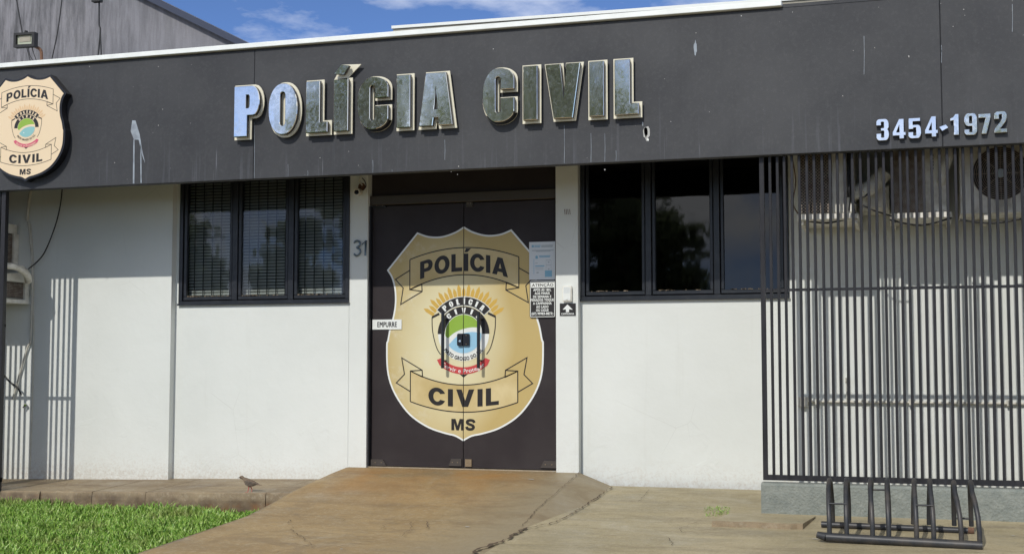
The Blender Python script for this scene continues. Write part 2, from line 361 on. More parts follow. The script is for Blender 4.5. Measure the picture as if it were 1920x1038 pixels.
def tag(o, label=None, cat=None, group=None, kind=None):
    if label: o['label'] = label
    if cat: o['category'] = cat
    if group: o['group'] = group
    if kind: o['kind'] = kind
    return o
def thing(name, base, label, cat, group=None):
    o = bpy.data.objects.new(name, None); COL.objects.link(o); o.location = base; o.empty_display_size = .1
    WORLD[o.name] = Vector(base); return tag(o, label, cat, group)

def arc(cx, cz, r, a0, a1, n=24, ry=None):
    ry = r if ry is None else ry
    return [(cx+r*math.sin(a0+(a1-a0)*i/n), cz+ry*math.cos(a0+(a1-a0)*i/n)) for i in range(n+1)]
def fillet(pts, n=5):
    """pts: (x, y[, r]) -> outline with rounded corners"""
    out = []; N = len(pts)
    for i, p in enumerate(pts):
        r = p[2] if len(p) > 2 else 0
        c = Vector(p[:2])
        if r <= 0: out.append((c.x, c.y)); continue
        a = Vector(pts[i-1][:2])-c; b = Vector(pts[(i+1) % N][:2])-c
        ra = min(r, a.length*.5); rb = min(r, b.length*.5); a = a.normalized()*ra; b = b.normalized()*rb
        for k in range(n+1):
            t = k/n*math.pi/2; q = c+a*(1-math.sin(t))+b*(1-math.cos(t)); out.append((q.x, q.y))
    return out
def offset_poly(c, d):
    n = len(c); ar = sum(c[i][0]*c[(i+1) % n][1]-c[(i+1) % n][0]*c[i][1] for i in range(n)); sg = 1 if ar > 0 else -1
    c = [c[i] for i in range(n) if (Vector(c[i])-Vector(c[i-1])).length > 1e-5]; n = len(c); out = []
    for i in range(n):
        p = Vector(c[i]); d1 = (p-Vector(c[i-1])).normalized(); d2 = (Vector(c[(i+1) % n])-p).normalized()
        n1 = Vector((d1.y, -d1.x))*sg; n2 = Vector((d2.y, -d2.x))*sg; nn = n1+n2; nn = nn.normalized() if nn.length > 1e-6 else n1
        q = p+nn*d*min(1.6, 1/max(.3, nn.dot(n1))); out.append((q.x, q.y))
    return out

# ------------------------------------------------------------------ text from the built-in face
_tc = {}
def glyphs(txt, bold=0., res=3, space=1.):
    key = (txt, bold, space)
    if key in _tc: return _tc[key]
    def conv(t):
        cu = bpy.data.curves.new('t', 'FONT'); cu.body = t; cu.offset = bold; cu.resolution_u = res; cu.space_character = space
        o = bpy.data.objects.new('t', cu); COL.objects.link(o); bpy.context.view_layer.update()
        me = bpy.data.meshes.new_from_object(o.evaluated_get(bpy.context.evaluated_depsgraph_get()))
        v = np.array([x.co[:2] for x in me.vertices]); f = [tuple(p.vertices) for p in me.polygons]
        bpy.data.objects.remove(o); bpy.data.curves.remove(cu); bpy.data.meshes.remove(me); return v, f
    h, _ = conv('H'); z0, z1 = h[:, 1].min(), h[:, 1].max()
    v, f = conv(txt); v = v.copy(); v[:, 0] -= v[:, 0].min(); v[:, 1] -= z0; v /= (z1-z0)
    _tc[key] = (v, f); return v, f
def bolded(txt, bold, space=0.):
    """heavier strokes: the glyph sheets repeated a little to every side, each a hair further out"""
    v, f = glyphs(txt, 0., 3, 1+bold*1.9)
    if bold <= 0: return [(v, f, 0.)], v[:, 0].max()
    ds = [(i*bold, j*bold*.6) for i in (-1, 0, 1) for j in (-1, 0, 1)]
    return [(v+np.array([dx+bold, dy]), f, i*2e-5) for i, (dx, dy) in enumerate(ds)], v[:, 0].max()+2*bold
def text(mb, txt, x0, x1, zb, cap, y, m, bold=0., shear=0.):
    S_, w = bolded(txt, bold)
    for v, f, e in S_: mb.add([(x0+a/w*(x1-x0)+b*cap*shear, y-e, zb+b*cap) for a, b in v], f, m)
def text_arc(mb, txt, cx, cz, R, a0, a1, cap, y, m, bold=0., down=False):
    """baseline on the circle; down=True: along the bottom, letters upright"""
    S_, w = bolded(txt, bold)
    for v, f, e in S_:
        V = []
        for a, b in v:
            t = a0+(a1-a0)*a/w
            if down: r = R-b*cap; V.append((cx+r*math.sin(t), y-e, cz-r*math.cos(t)))
            else: r = R+b*cap; V.append((cx+r*math.sin(t), y-e, cz+r*math.cos(t)))
        mb.add(V, f, m)

# ================================================================== GROUND
def gz(X, Y): return .008+.066*Y if Y > -1 else (-.058+.045*(Y+1) if Y > -3 else -.148+.062*(Y+3))
def rz(Y): return .10+.108*Y
def zl(Y): return -.008+.052*Y
def sz(X, Y): return -.035+.022*(max(X, -7.6)+6)+.04*Y
def lz(X, Y): return -.205+.035*(Y+.84)
PD = hit(985, 990, gz); PC = hit(1120, 935, gz); PE = hit(930, 1022, gz); PF = hit(885, 1050, gz)
def interp(pts, Y):
    pts = sorted(pts)
    if Y <= pts[0][0]: (a, b), (c, d) = pts[0], pts[1]; return b+(Y-a)*(d-b)/(c-a)
    for (a, b), (c, d) in zip(pts, pts[1:]):
        if Y <= c: return b+(Y-a)*(d-b)/(c-a)
    return pts[-1][1]
lineA = [(0, -2.419), (PD.y, PD.x), (PE.y, PE.x), (PF.y, PF.x)]
lineB = [(0, -2.177), (PC.y, PC.x), (PD.y, PD.x), (PE.y, PE.x), (PF.y, PF.x)]
EL = [hit(p[0], p[1], lambda x, y: zl(y)) for p in ((575, 920), (512, 952), (400, 993), (290, 1038))]
lineL = [(0, -4.56)]+[(p.y, p.x) for p in EL]
def XL(Y): return max(interp(lineL, Y), -7.6)
def XCr(Y): return min(-4.345+(XL(max(Y, -1.9))+4.345)*min(1, -Y/1.9), 0) if Y < 0 else -4.345
rows = [.16, .10, .07, .03, 0]+[-.04*i for i in range(1, 90)]+[-3.6-.2*i for i in range(1, 15)]
Vp = []; Fp = []; Vr = []; Fr = []
NR, NW, NP = 44, 6, 90
for Y in rows:
    yy = min(Y, 0)
    a, b, c, cc = XL(yy), interp(lineA, yy), interp(lineB, yy), XCr(yy)
    if Y > 0: a = -4.30; cc = -4.29; c = b = -2.45
    zr = max(rz(yy), gz(0, yy)) if yy > -4 else gz(0, yy)
    row = []
    for i in range(9):
        t = i/8; row.append((a+(cc-a)*t, Y, zl(yy)+(zr-zl(yy))*(t*t*(3-2*t)) if Y <= 0 else .1))
    for i in range(1, NR): t = i/(NR-1); row.append((cc+(b-cc)*t, Y, zr if Y <= 0 else .1))
    for i in range(1, NW+1): t = i/NW; row.append((b+(c-b)*t, Y, zr+(gz(0, yy)-zr)*t if Y <= 0 else .1))
    Vr.append([(x, y, z+.004*math.sin(x*3.1+y*2.3)*min(1, max(0, -y))) for x, y, z in row])
    if Y <= 0: Vp.append([(c+(5.5-c)*(i/NP)**1.3, Y, gz(0, Y)+(.004*math.sin(c*3.1+Y*2.3)*min(1, -Y) if i == 0 else 0)) for i in range(NP+1)])
def grid(rows_, m):
    w = len(rows_[0]); mb = MB(); F = [(i*w+j, (i+1)*w+j, (i+1)*w+j+1, i*w+j+1) for i in range(len(rows_)-1) for j in range(w-1)]
    mb.add([p for r in rows_ for p in r], F, m, True); return mb
rampo = grid(Vr, 'ramp').build('entrance_ramp')
tag(rampo, 'brown stained concrete ramp rising to the double door', None, None, 'structure')
paveo = grid(Vp, 'pave').build('pavement'); tag(paveo, kind='structure')
# far ground, street and opposite side (mirrored in the windows and chrome)
mb = MB(); mb.add([(-60, -6.3, -.36), (60, -6.3, -.36), (60, -10.6, -.60), (-60, -10.6, -.60)], [(0, 3, 2, 1)], 'pave'); tag(mb.build('street_pavement'), kind='structure')
mb = MB(); mb.add([(-60, -10.6, -.72), (60, -10.6, -.72), (60, -18, -.72), (-60, -18, -.72)], [(0, 3, 2, 1)], 'asphalt'); mb.box(-60, 60, -10.66, -10.6, -.8, -.59, 'pave'); tag(mb.build('road'), kind='structure')
mb = MB(); mb.add([(-300, -300, -.9), (300, -300, -.9), (300, 300, -.9), (-300, 300, -.9)], [(0, 1, 2, 3)], 'earth'); tag(mb.build('ground'), kind='structure')
mb = MB(); mb.box(-60, 60, -60, -18, -.85, -.58, 'earth'); tag(mb.build('far_verge'), kind='structure')
# soil under the lawn
mb = MB(); ys = [-.80, -1.5, -2.2, -3, -4, -6.3]
for a, b in zip(ys, ys[1:]):
    mb.add([(-14, a, lz(0, a)), (XL(a)+.10, a, lz(0, a)), (XL(b)+.10, b, lz(0, b)), (-14, b, lz(0, b))], [(0, 3, 2, 1)], 'soil')
tag(mb.build('lawn_soil'), kind='structure')

# walkway slabs
cuts = [-9.6, -8.1, U(75, 925, Y=-.84).x, U(173, 925, Y=-.84).x, U(273, 930, Y=-.84).x, U(548, 905, Y=-.4).x, -4.2]
walk = thing('walkway', (-6.5, -.4, -.05), None, None); walk['kind'] = 'structure'
for i, (a, b) in enumerate(zip(cuts, cuts[1:])):
    mb = MB(); g = .003; n = 14; X = [a+g+(b-a-2*g)*k/n for k in range(n+1)]; V = []
    r0 = random.Random(i)
    for k, x in enumerate(X):
        j = r0.uniform(-.008, .008); s_ = -.025*(k in (0,)) * 0
        V += [(x, .02, sz(x, .02)), (x, -.828, sz(x, -.83)+r0.uniform(-.002, .002)), (x, -.838+j*.5, sz(x, -.84)-.007+r0.uniform(-.003, .003)), (x, -.845+j, sz(x, -.84)-.06), (x, -.842+j, -.26)]
    F = [(k*5+q, k*5+q+1, k*5+q+6, k*5+q+5) for k in range(n) for q in range(4)]+[(0, 4, 3, 2, 1)[::-1], tuple(n*5+q for q in range(5))[::-1]]
    mb.add(V, F, 'slab'); mb.build('slab', walk)

# cracks and joints: thin dark grooves filled with dirt, following the surface
def surf(x, y):
    if x > interp(lineB, y): return gz(x, y)
    a, b, c, cc = XL(y), interp(lineA, y), interp(lineB, y), XCr(y); zr = max(rz(y), gz(0, y))
    if x >= b: return zr+(gz(0, y)-zr)*((x-b)/max(c-b, 1e-4))
    if x >= cc: return zr
    t = max(0, (x-a)/max(cc-a, 1e-4)); return zl(y)+(zr-zl(y))*(t*t*(3-2*t))
def crack(pts, w, jag=.012, seed=1, mname='crack', name='crack', parent=None, sub=14):
    r0 = random.Random(seed); P = [hit(p[0], p[1], surf) for p in pts]; Q = []
    for a, b in zip(P, P[1:]):
        n = max(2, int((b-a).length/.03))
        for k in range(n): q = a.lerp(b, k/n); Q.append(Vector((q.x+r0.uniform(-jag, jag), q.y+r0.uniform(-jag, jag), 0)))
    Q.append(P[-1]); V = []; F = []
    for i, q in enumerate(Q):
        t = (Q[min(i+1, len(Q)-1)]-Q[max(0, i-1)]); t.z = 0; t = t.normalized(); nn = Vector((-t.y, t.x, 0)); ww = w*r0.uniform(.2, 1.3)*.44*(1 if 0 < i < len(Q)-1 else .2)
        for s_ in (1, -1): p = q+nn*ww*s_; V.append((p.x, p.y, surf(p.x, p.y)+.0105))
    F = [(2*i, 2*i+1, 2*i+3, 2*i+2) for i in range(len(Q)-1)]
    return MB().add(V, F, mname).build(name, parent)
def relabel(o): return o
crk = thing('pavement_cracks', (-2.5, -1.5, -.1), None, None); crk['kind'] = 'structure'
for i, (pts, w, j) in enumerate([
    ([(1087, 886), (1042, 925), (1010, 953), (978, 988)], .006, .008),
    ([(1150, 912), (1118, 934), (1060, 972), (1030, 984), (985, 992)], .011, .012),
    ([(985, 991), (965, 1003), (945, 1016), (905, 1028), (885, 1040)], .03, .016),
    ([(450, 966), (560, 972), (700, 975), (860, 982), (975, 986)], .0035, .003),
    ([(545, 975), (548, 995), (570, 1012), (590, 1030)], .005, .02), ([(600, 1035), (650, 1024), (720, 1014)], .004, .014),
    ([(715, 995), (722, 985), (745, 979), (770, 979), (772, 992), (752, 1008)], .004, .012), ([(800, 978), (801, 992)], .006, .008),
    ([(640, 980), (648, 975)], .004, .004), ([(510, 1038), (560, 1030), (590, 1022)], .005, .02),
    ([(1122, 941), (1200, 943), (1345, 956)], .004, .004), ([(1217, 919), (1206, 933), (1195, 943)], .004, .006),
    ([(945, 1022), (1200, 1028), (1500, 1031), (1900, 1036)], .005, .005),
    ([(1310, 980), (1275, 992), (1280, 1000), (1305, 998)], .004, .01), ([(1248, 1008), (1258, 1015), (1262, 1026)], .005, .01),
    ([(1345, 955), (1440, 957)], .004, .004)]):
    crack(pts, w, j, i+3, parent=crk)
# white specks of paint on the pavement
for i, (x, y, w) in enumerate(((1435, 987, 16), (1350, 985, 8), (1662, 1010, 40), (1530, 1011, 12), (996, 899, 14), (1038, 884, 7), (876, 988, 9), (1690, 1016, 12), (1900, 1005, 6), (1640, 1018, 10), (640, 1030, 5))):
    p = hit(x, y, surf); ww = w/240; r0 = random.Random(i); n = 9; V = [(p.x+ww*.5*math.cos(k/n*6.283)*r0.uniform(.6, 1.1), p.y+.010*math.sin(k/n*6.283)*r0.uniform(.6, 1.2)) for k in range(n)]
    MB().add([(a, b, surf(a, b)+.006) for a, b in V], [tuple(range(n))], 'chip').build('paint_speck', crk)

# low broken slab and tuft
a = hit(1332, 972, gz); b = hit(1512, 980, gz)
y0, y1 = -1.52, -1.05; xa = U(1335, 975, Y=y0).x; xb = U(1505, 978, Y=y0).x
mb = MB(); r0 = random.Random(4); n = 16; V = []
for k in range(n+1):
    x = xa+(xb-xa)*k/n; e = r0.uniform(-.015, .012)
    V += [(x+.05, y1, gz(0, y1)+.012), (x, y0+.02+e, gz(0, y0)+.034), (x, y0+e, gz(0, y0)+.026), (x, y0-.004+e, gz(0, y0)-.02)]
mb.add(V, [(k*4+q, k*4+q+1, k*4+q+5, k*4+q+4) for k in range(n) for q in (0,)], 'pave'); mb.add(V, [(k*4+q, k*4+q+1, k*4+q+5, k*4+q+4) for k in range(n) for q in (1, 2)]+[(n*4, n*4+1, n*4+2, n*4+3)[::-1], (0, 1, 2, 3)], 'slab')
tag(mb.build('concrete_block', base=((xa+xb)/2, y0, gz(0, y0))), 'low broken concrete slab with a ragged edge left of the bike rack', 'concrete slab')
mb = MB(); r0 = random.Random(9)
for q in range(160):
    p = hit(r0.uniform(1322, 1368), r0.uniform(950, 968), gz); h = r0.uniform(.006, .022); w = .006; a_ = r0.uniform(0, 6.28)
    mb.add([(p.x, p.y, p.z), (p.x+w*math.cos(a_), p.y+w*math.sin(a_), p.z), (p.x+r0.uniform(-.02, .02), p.y+r0.uniform(-.02, .02), p.z+h)], [(0, 1, 2)], 'grass')
p = hit(1345, 960, gz); tag(mb.build('weed_tuft', base=p), 'small green weed in the joint beside the low concrete slab', 'weed', None, 'stuff')

# lawn
def lawn():
    N = 52000; xs = rng.uniform(-9.3, -4.4, N); ys = -.87-rng.random(N)**1.15*2.9
    xl = np.array([XL(y) for y in ys]); k = (xs < xl+rng.normal(0, .03, N)); xs = xs[k]; ys = ys[k]; N = len(xs)
    zs = -.205+.035*(ys+.84)
    h = rng.uniform(.02, .078, N)*(1+.22*np.sin(xs*5+ys*3)+.18*np.sin(xs*13.7-ys*9.1)); w = rng.uniform(.0032, .0065, N); a = rng.uniform(0, 2*np.pi, N); ln = rng.uniform(.1, .95, N)*h; b = rng.uniform(0, 2*np.pi, N)
    dx, dy = np.cos(a)*w, np.sin(a)*w; bx, by = np.cos(b)*ln, np.sin(b)*ln
    V = np.empty((N, 5, 3))
    V[:, 0] = np.c_[xs-dx, ys-dy, zs]; V[:, 1] = np.c_[xs+dx, ys+dy, zs]
    V[:, 2] = np.c_[xs-dx*.8+bx*.4, ys-dy*.8+by*.4, zs+h*.62]; V[:, 3] = np.c_[xs+dx*.8+bx*.4, ys+dy*.8+by*.4, zs+h*.62]
    V[:, 4] = np.c_[xs+bx, ys+by, zs+h*.95]
    me = bpy.data.meshes.new('grass'); me.vertices.add(N*5); me.vertices.foreach_set('co', V.reshape(-1))
    base = np.arange(N)[:, None]*5; loops = np.concatenate([base+0, base+1, base+3, base+2, base+2, base+3, base+4], 1).reshape(-1)
    me.loops.add(len(loops)); me.loops.foreach_set('vertex_index', loops.astype(np.int32))
    st = (np.arange(N)[:, None]*7+np.array([[0, 4]])).reshape(-1); me.polygons.add(2*N); me.polygons.foreach_set('loop_start', st.astype(np.int32))
    me.update(calc_edges=True); me.validate(); me.materials.append(M['grass'])
    o = bpy.data.objects.new('grass', me); COL.objects.link(o); tag(o, 'bright green lawn of short broad blades in front of the raised walkway', 'grass', None, 'stuff')
lawn()

# ================================================================== POLICE STATION
B = thing('police_station', (-3.4, 0, 0), 'white single-storey station with charcoal fascia, black windows and double door', 'building')
WT = 2.56                                  # wall tops behind the fascia
def part(mb, name, label=None, parent=B):
    o = mb.build(name, parent)
    if label: o['label'] = label
    return o
part(MB().box(-12, -5.975, -.07, .14, -.4, WT, 'wall'), 'wall', 'plain white wall section left of the blinds window')
part(MB().poly([[(-5.975, -.3), (-4.36, -.3), (-4.36, 1.434), (-5.975, 1.434)]], 0, .14, 'wall').box(-5.975, -5.943, 0, .14, 1.434, WT, 'wall'), 'wall', 'white wall below the blinds window')
part(MB().box(-4.357, -4.198, -.002, .2, -.2, WT, 'wall'), 'pilaster', 'white pilaster with the number 31')
part(MB().box(-2.605, -2.426, -.002, .2, -.2, WT, 'wall'), 'pilaster', 'white pilaster with the door bell')
xr0, xr1 = -2.424, U(1480, 500, Y=.08).x
part(MB().poly([[(xr0, -.3), (6.2, -.3), (6.2, WT), (xr1, WT), (xr1, 1.424), (xr0, 1.424)]], .08, .2, 'wall'), 'wall', 'white wall under the dark window and behind the right grille')
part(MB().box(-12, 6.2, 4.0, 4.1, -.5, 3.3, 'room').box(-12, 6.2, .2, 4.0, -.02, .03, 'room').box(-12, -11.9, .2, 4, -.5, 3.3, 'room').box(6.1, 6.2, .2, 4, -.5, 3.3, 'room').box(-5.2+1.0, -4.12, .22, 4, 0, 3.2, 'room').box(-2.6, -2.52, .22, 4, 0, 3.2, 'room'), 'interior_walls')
part(MB().box(-12, 6.2, -.815, 4.1, WT+.002, 3.05, 'soffit'), 'roof_slab')
# fascia panels
FT, FB = 3.352, 2.346
xj = [-12, U(476, 220, Y=-.9).x, U(1765, 150, Y=-.9).x, 6.2]
for a, b in zip(xj, xj[1:]):
    g = .0009
    mb = MB(); n = 24; top = 3.42
    if b < 1 and a < -1:   # flat sheets with a folded lower lip
        pass
    mb.box(a+g, b-g, -.90, -.83, FB, (3.352 if b < 0 else 3.352), 'fascia', .004)
    part(mb, 'fascia_panel')
xe = U(1467, 10, Y=-.9).x
part(MB().box(xe, 6.2, -.898, -.83, 3.354, U(1500, 5.5, Y=-.9).z, 'fascia'), 'fascia_panel', 'raised fascia strip above the white flashing end')
part(MB().box(-12, 6.2, -.885, -.82, FB+.002, FT-.002, 'fascia'), 'fascia_frame')
part(MB().box(-12, xe-.004, -.935, -.60, 3.360, 3.398, 'flash', .003), 'flashing', 'white metal flashing along the fascia top')
# upper block with white cap, behind the fascia
pa = U(735, 54, Y=1.6); pb = U(1440, 4, Y=1.6)
part(MB().add([(pa.x+.012, 1.6, 2.9), (6.2, 1.6, 2.9), (6.2, 1.6, pb.z+.3), (pb.x, 1.6, pb.z), (pa.x+.012, 1.6, pa.z)], [(0, 1, 2, 3, 4)], 'beige').box(pa.x+.04, 6, 1.605, 4, 2.9, pa.z-.02, 'beige'), 'parapet', 'beige parapet rising behind the fascia')
sl = (pb.z-pa.z)/(pb.x-pa.x); mb = MB(); t = .024
P = []
for x in (pa.x, 6.2):
    z = pa.z+sl*(x-pa.x); P += [(x, 1.585, z-.004), (x, 1.585, z+t), (x, 4.05, z+t), (x, 4.05, z-.004)]
mb.add(P, [(0, 4, 5, 1), (1, 5, 6, 2), (2, 6, 7, 3), (0, 1, 2, 3), (3, 7, 4, 0)], 'white'); part(mb, 'parapet_cap', 'white cap on the parapet behind the fascia')

# marks on the fascia
def blob(mb, cx, cz, rx, rz_, y, m, seed, n=12):
    r0 = random.Random(seed); mb.add([(cx+rx*math.cos(k/n*6.283)*r0.uniform(.6, 1.15), y, cz+rz_*math.sin(k/n*6.283)*r0.uniform(.6, 1.15)) for k in range(n)], [tuple(range(n))], m)
def fpx(x, y): p = U(x, y, Y=-.901); return (p.x, p.z)
mb = MB()
for poly_ in ([(248, 226), (254, 226), (262, 252), (266, 278), (272, 306), (266, 290), (260, 262), (251, 262), (245, 246)], [(250, 262), (252.5, 262), (252, 344), (249, 344)], [(263, 268), (265, 282), (265.5, 343), (263.5, 343)]):
    mb.poly([[fpx(*p) for p in poly_]], -.9012, None, 'streakm')
part(mb, 'paint_drip', 'pale dried drip running down the fascia')
mb = MB(); blob(mb, *fpx(1304, 90), .012, .055, -.9012, 'streakm', 3); part(mb, 'paint_scuff', 'small pale scuff high on the fascia')
mb = MB(); blob(mb, *fpx(1212, 250), .026, .052, -.9010, 'chip', 5); blob(mb, *fpx(1211, 247), .018, .042, -.9016, 'hole_shade', 8)  # flat near-black blob paints the shade inside the hole
blob(mb, *fpx(1215, 262), .008, .012, -.9022, 'white', 8); blob(mb, *fpx(1205, 232), .005, .018, -.9022, 'streakm', 9)
part(mb, 'hole', 'hole, its inner shade painted black, with bright torn edge under the last letter')
mb = MB(); r0 = random.Random(12)
for x, y in ((168, 125), (297, 125), (359, 121), (305, 205), (297, 235), (215, 305), (357, 231), (1486, 23), (1600, 95), (1764, 7), (1766, 330), (1807, 18), (1809, 29), (1787, 50), (1704, 106), (1898, 2), (1898, 20), (858, 327), (600, 296), (672, 310), (1305, 62), (925, 92), (846, 322), (1134, 318), (860, 312), (654, 284), (700, 200), (1246, 148), (1258, 228), (1390, 30), (1330, 210), (1580, 180), (1640, 90)):
    w = r0.uniform(.0018, .0045); blob(mb, *fpx(x, y), w, w*r0.uniform(.8, 1.8), -.9014, 'chip', int(x))
for x, y, y2 in ((699, 327, 300), (735, 325, 318), (1765, 100, 85), (1765, 118, 88), (1898, 60, 8), (540, 340, 308), (577, 337, 320), (477, 335, 230), (1058, 306, 235), (1134, 303, 250), (1108, 304, 250), (1155, 302, 282), (834, 262, 300), (1620, 68, 140)):
    a_ = fpx(x, y); a_ = (a_[0], max(a_[1], FB+.006)); b_ = fpx(x, y2); mb.stroke([a_, ((a_[0]+b_[0])/2+.002, (a_[1]+b_[1])/2), b_], .0026, -.9016, 'streakm')
tag(part(mb, 'paint_chips'), kind='stuff')

# ---- windows
def window(X0, X1, Z0, Z1, Y, label, blinds, gl):
    W = MB(); fw = .034
    W.box(X0, X1, Y-.012, Y+.07, Z0, Z0+fw, 'frame', .003).box(X0, X0+fw, Y-.012, Y+.07, Z0+fw, Z1, 'frame', .003).box(X1-fw, X1, Y-.012, Y+.07, Z0+fw, Z1, 'frame', .003)
    W.box(X0-.004, X1+.004, Y-.022, Y-.0125, Z0-.004, Z0+.012, 'frame')
    n = 3; span = (X1-X0-2*fw); pw = .048; sw = (span-2*pw)/3
    for k in (1, 2):
        x = X0+fw+k*sw+(k-1)*pw; W.box(x, x+pw, Y-.008, Y+.065, Z0+fw, Z1, 'frame', .004)
    r0 = random.Random(int(X0*10))
    win = part(W, 'window', label)
    for k in range(3):
        x = X0+fw+k*(sw+pw); s = MB(); e = .032; a0, a1, z0 = x+.004, x+sw-.004, Z0+fw+.006
        s.box(a0, a1, Y+.004, Y+.045, z0, z0+e, 'frame', .004).box(a0, a0+e*.8, Y+.004, Y+.045, z0+e, Z1, 'frame', .004).box(a1-e*.8, a1, Y+.004, Y+.045, z0+e, Z1, 'frame', .004)
        s.build('sash', win)
        g = MB(); g.add([(a0+e*.8, Y+.024, z0+e), (a1-e*.8, Y+.024, z0+e), (a1-e*.8, Y+.024, Z1), (a0+e*.8, Y+.024, Z1)], [(0, 1, 2, 3)], gl); g.build('pane', win)
        d = MB()
        for q in range(22):
            xx = r0.uniform(a0+e, a1-e)
            if r0.random() < .5: xx = a0+e+(xx-a0-e)*.35
            l_ = r0.uniform(.004, .022); d.box(xx, xx+l_, Y+.0035-.006, Y+.008, z0+e-.002, z0+e+r0.uniform(.001, .006), 'dirt')
        tag(d.build('mortar_crumbs', win), kind='stuff')
        if blinds:
            bl = MB(); z = z0+.02
            while z < Z1:
                bl.add([(a0+.01, Y+.075, z), (a1-.01, Y+.075, z), (a1-.01, Y+.083, z+.0185), (a0+.01, Y+.083, z+.0185)], [(0, 1, 2, 3)], 'blind'); z += .0262
            tag(bl.build('blind', win), kind='stuff')
            for q in range(5):
                xx = a0+e*.8+.045+(a1-a0-2*e*.8-.05)*q/4.3
                MB().box(xx, xx+.006, Y+.055, Y+.061, z0+e*.5, Z1, 'blackm').build('bar', win)
    return win
window(-5.941, -4.357, 1.434, WT, -.004, 'black framed window of three sashes with grey slatted blinds', True, 'glassL')
window(xr0+.002, xr1-.002, 1.424, WT, .074, 'black framed window of three dark tinted panes', False, 'glassR')
# dark backing behind the blinds, a boarded third pane on the right window
part(MB().box(-5.94, -4.36, .50, .52, 1.3, WT, 'room'), 'dark_backing')
# plinth trim on right pilaster
# ---- double door
DX0, DX1, SEAM, DY = -4.198, -2.605, U(869, 700, Y=.07).x, .07
DZ0 = .112; DZ1 = U(870, 381, Y=.07).z
part(MB().box(DX0, DX1, .03, .2, .05, .106, 'sill'), 'threshold')
part(MB().box(DX0, DX1, DY-.035, DY+.05, DZ1+.008, DZ1+.085, 'transom', .004), 'transom_bar', 'dull brown bar above the door leaves')
part(MB().box(DX0, DX1, DY+.01, DY+.02, DZ1+.087, WT, 'film'), 'transom_pane')
part(MB().box(DX0, DX0+.012, DY-.045, DY+.03, DZ0, DZ1, 'frame'), 'door_jamb')
part(MB().box(DX1-.008, DX1, DY-.02, DY+.03, DZ0, DZ1, 'frame'), 'door_jamb')
leafL = part(MB().box(DX0+.014, SEAM-.003, DY, DY+.012, DZ0, DZ1, 'film'), 'door_leaf', 'left black filmed glass door leaf with half of the gold shield')
leafR = part(MB().box(SEAM+.003, DX1-.010, DY, DY+.012, DZ0, DZ1, 'film'), 'door_leaf', 'right black filmed glass door leaf with half of the gold shield')
WORLD[leafL.name] = WORLD[B.name]; WORLD[leafR.name] = WORLD[B.name]

def R_(*p): return [fillet(list(p))]
GL = {
 'P': [fillet([(0, 0), (.51, 0), (.51, .415), (1, .415, .30), (1, 1, .30), (0, 1)]), fillet([(.46, .56), (.60, .56, .05), (.60, .82, .05), (.46, .82)])],
 'O': [fillet([(0, 0, .46), (1, 0, .46), (1, 1, .46), (0, 1, .46)], 9), fillet([(.40, .17, .07), (.58, .17, .07), (.58, .83, .07), (.40, .83, .07)])],
 'L': [[(0, 0), (1, 0), (1, .20), (.64, .20), (.64, 1), (0, 1)]],
 'I': [[(0, 0), (1, 0), (1, 1), (0, 1)]],
 'C': [fillet([(0, 0, .46), (1, 0, .46), (1, .44), (.57, .44), (.57, .17, .06), (.41, .17, .06), (.41, .84, .06), (.57, .84, .06), (.57, .60), (1, .60), (1, 1, .46), (0, 1, .46)], 9)],
 'A': [[(0, 0), (.40, 0), (.43, .15), (.57, .15), (.60, 0), (1, 0), (.80, 1), (.20, 1)], [(.445, .31), (.55, .31), (.50, .74)]],
 'V': [[(.24, 0), (.78, 0), (1, 1), (.60, 1), (.53, .36), (.43, 1), (0, 1)]],
 '1': [[(.35, 0), (.88, 0), (.88, 1), (.52, 1), (.30, .86), (0, .80), (0, .68), (.35, .70)]],
 '4': [[(.52, 0), (.86, 0), (.86, .16), (1, .16), (1, .33), (.86, .33), (.86, 1), (.50, 1), (0, .35), (0, .16), (.52, .16)], [(.52, .33), (.28, .33), (.52, .70)]],
 '7': [[(0, .80), (0, 1), (1, 1), (1, .82), (.62, 0), (.20, 0), (.58, .80)]],
 '5': [fillet([(.03, 1), (.95, 1), (.95, .83), (.36, .83), (.36, .67), (1, .67, .25), (1, 0, .28), (0, 0, .28), (0, .32), (.38, .32), (.38, .14, .05), (.62, .14, .05), (.62, .53, .05), (.38, .53, .05), (.38, .46), (.03, .46)])],
 '3': [fillet([(0, 1, .28), (1, 1, .28), (1, .56, .12), (.88, .51), (1, .46, .12), (1, 0, .28), (0, 0, .28), (0, .33), (.38, .33), (.38, .14, .05), (.62, .14, .05), (.62, .45, .05), (.36, .45), (.36, .58), (.62, .58, .05), (.62, .86, .05), (.38, .86, .05), (.38, .70), (0, .70)])],
 '9': [fillet([(0, 1, .28), (1, 1, .28), (1, 0, .28), (0, 0, .28), (0, .27), (.38, .27), (.38, .13, .05), (.62, .13, .05), (.62, .41), (0, .41, .28)]), fillet([(.38, .54, .06), (.62, .54, .06), (.62, .87, .06), (.38, .87, .06)])],
 '2': [fillet([(0, .64), (0, 1, .28), (1, 1, .28), (1, .58, .2), (.44, .18), (1, .18), (1, 0), (0, 0), (0, .2, .1), (.62, .62, .1), (.62, .86, .05), (.38, .86, .05), (.38, .64)])],
}

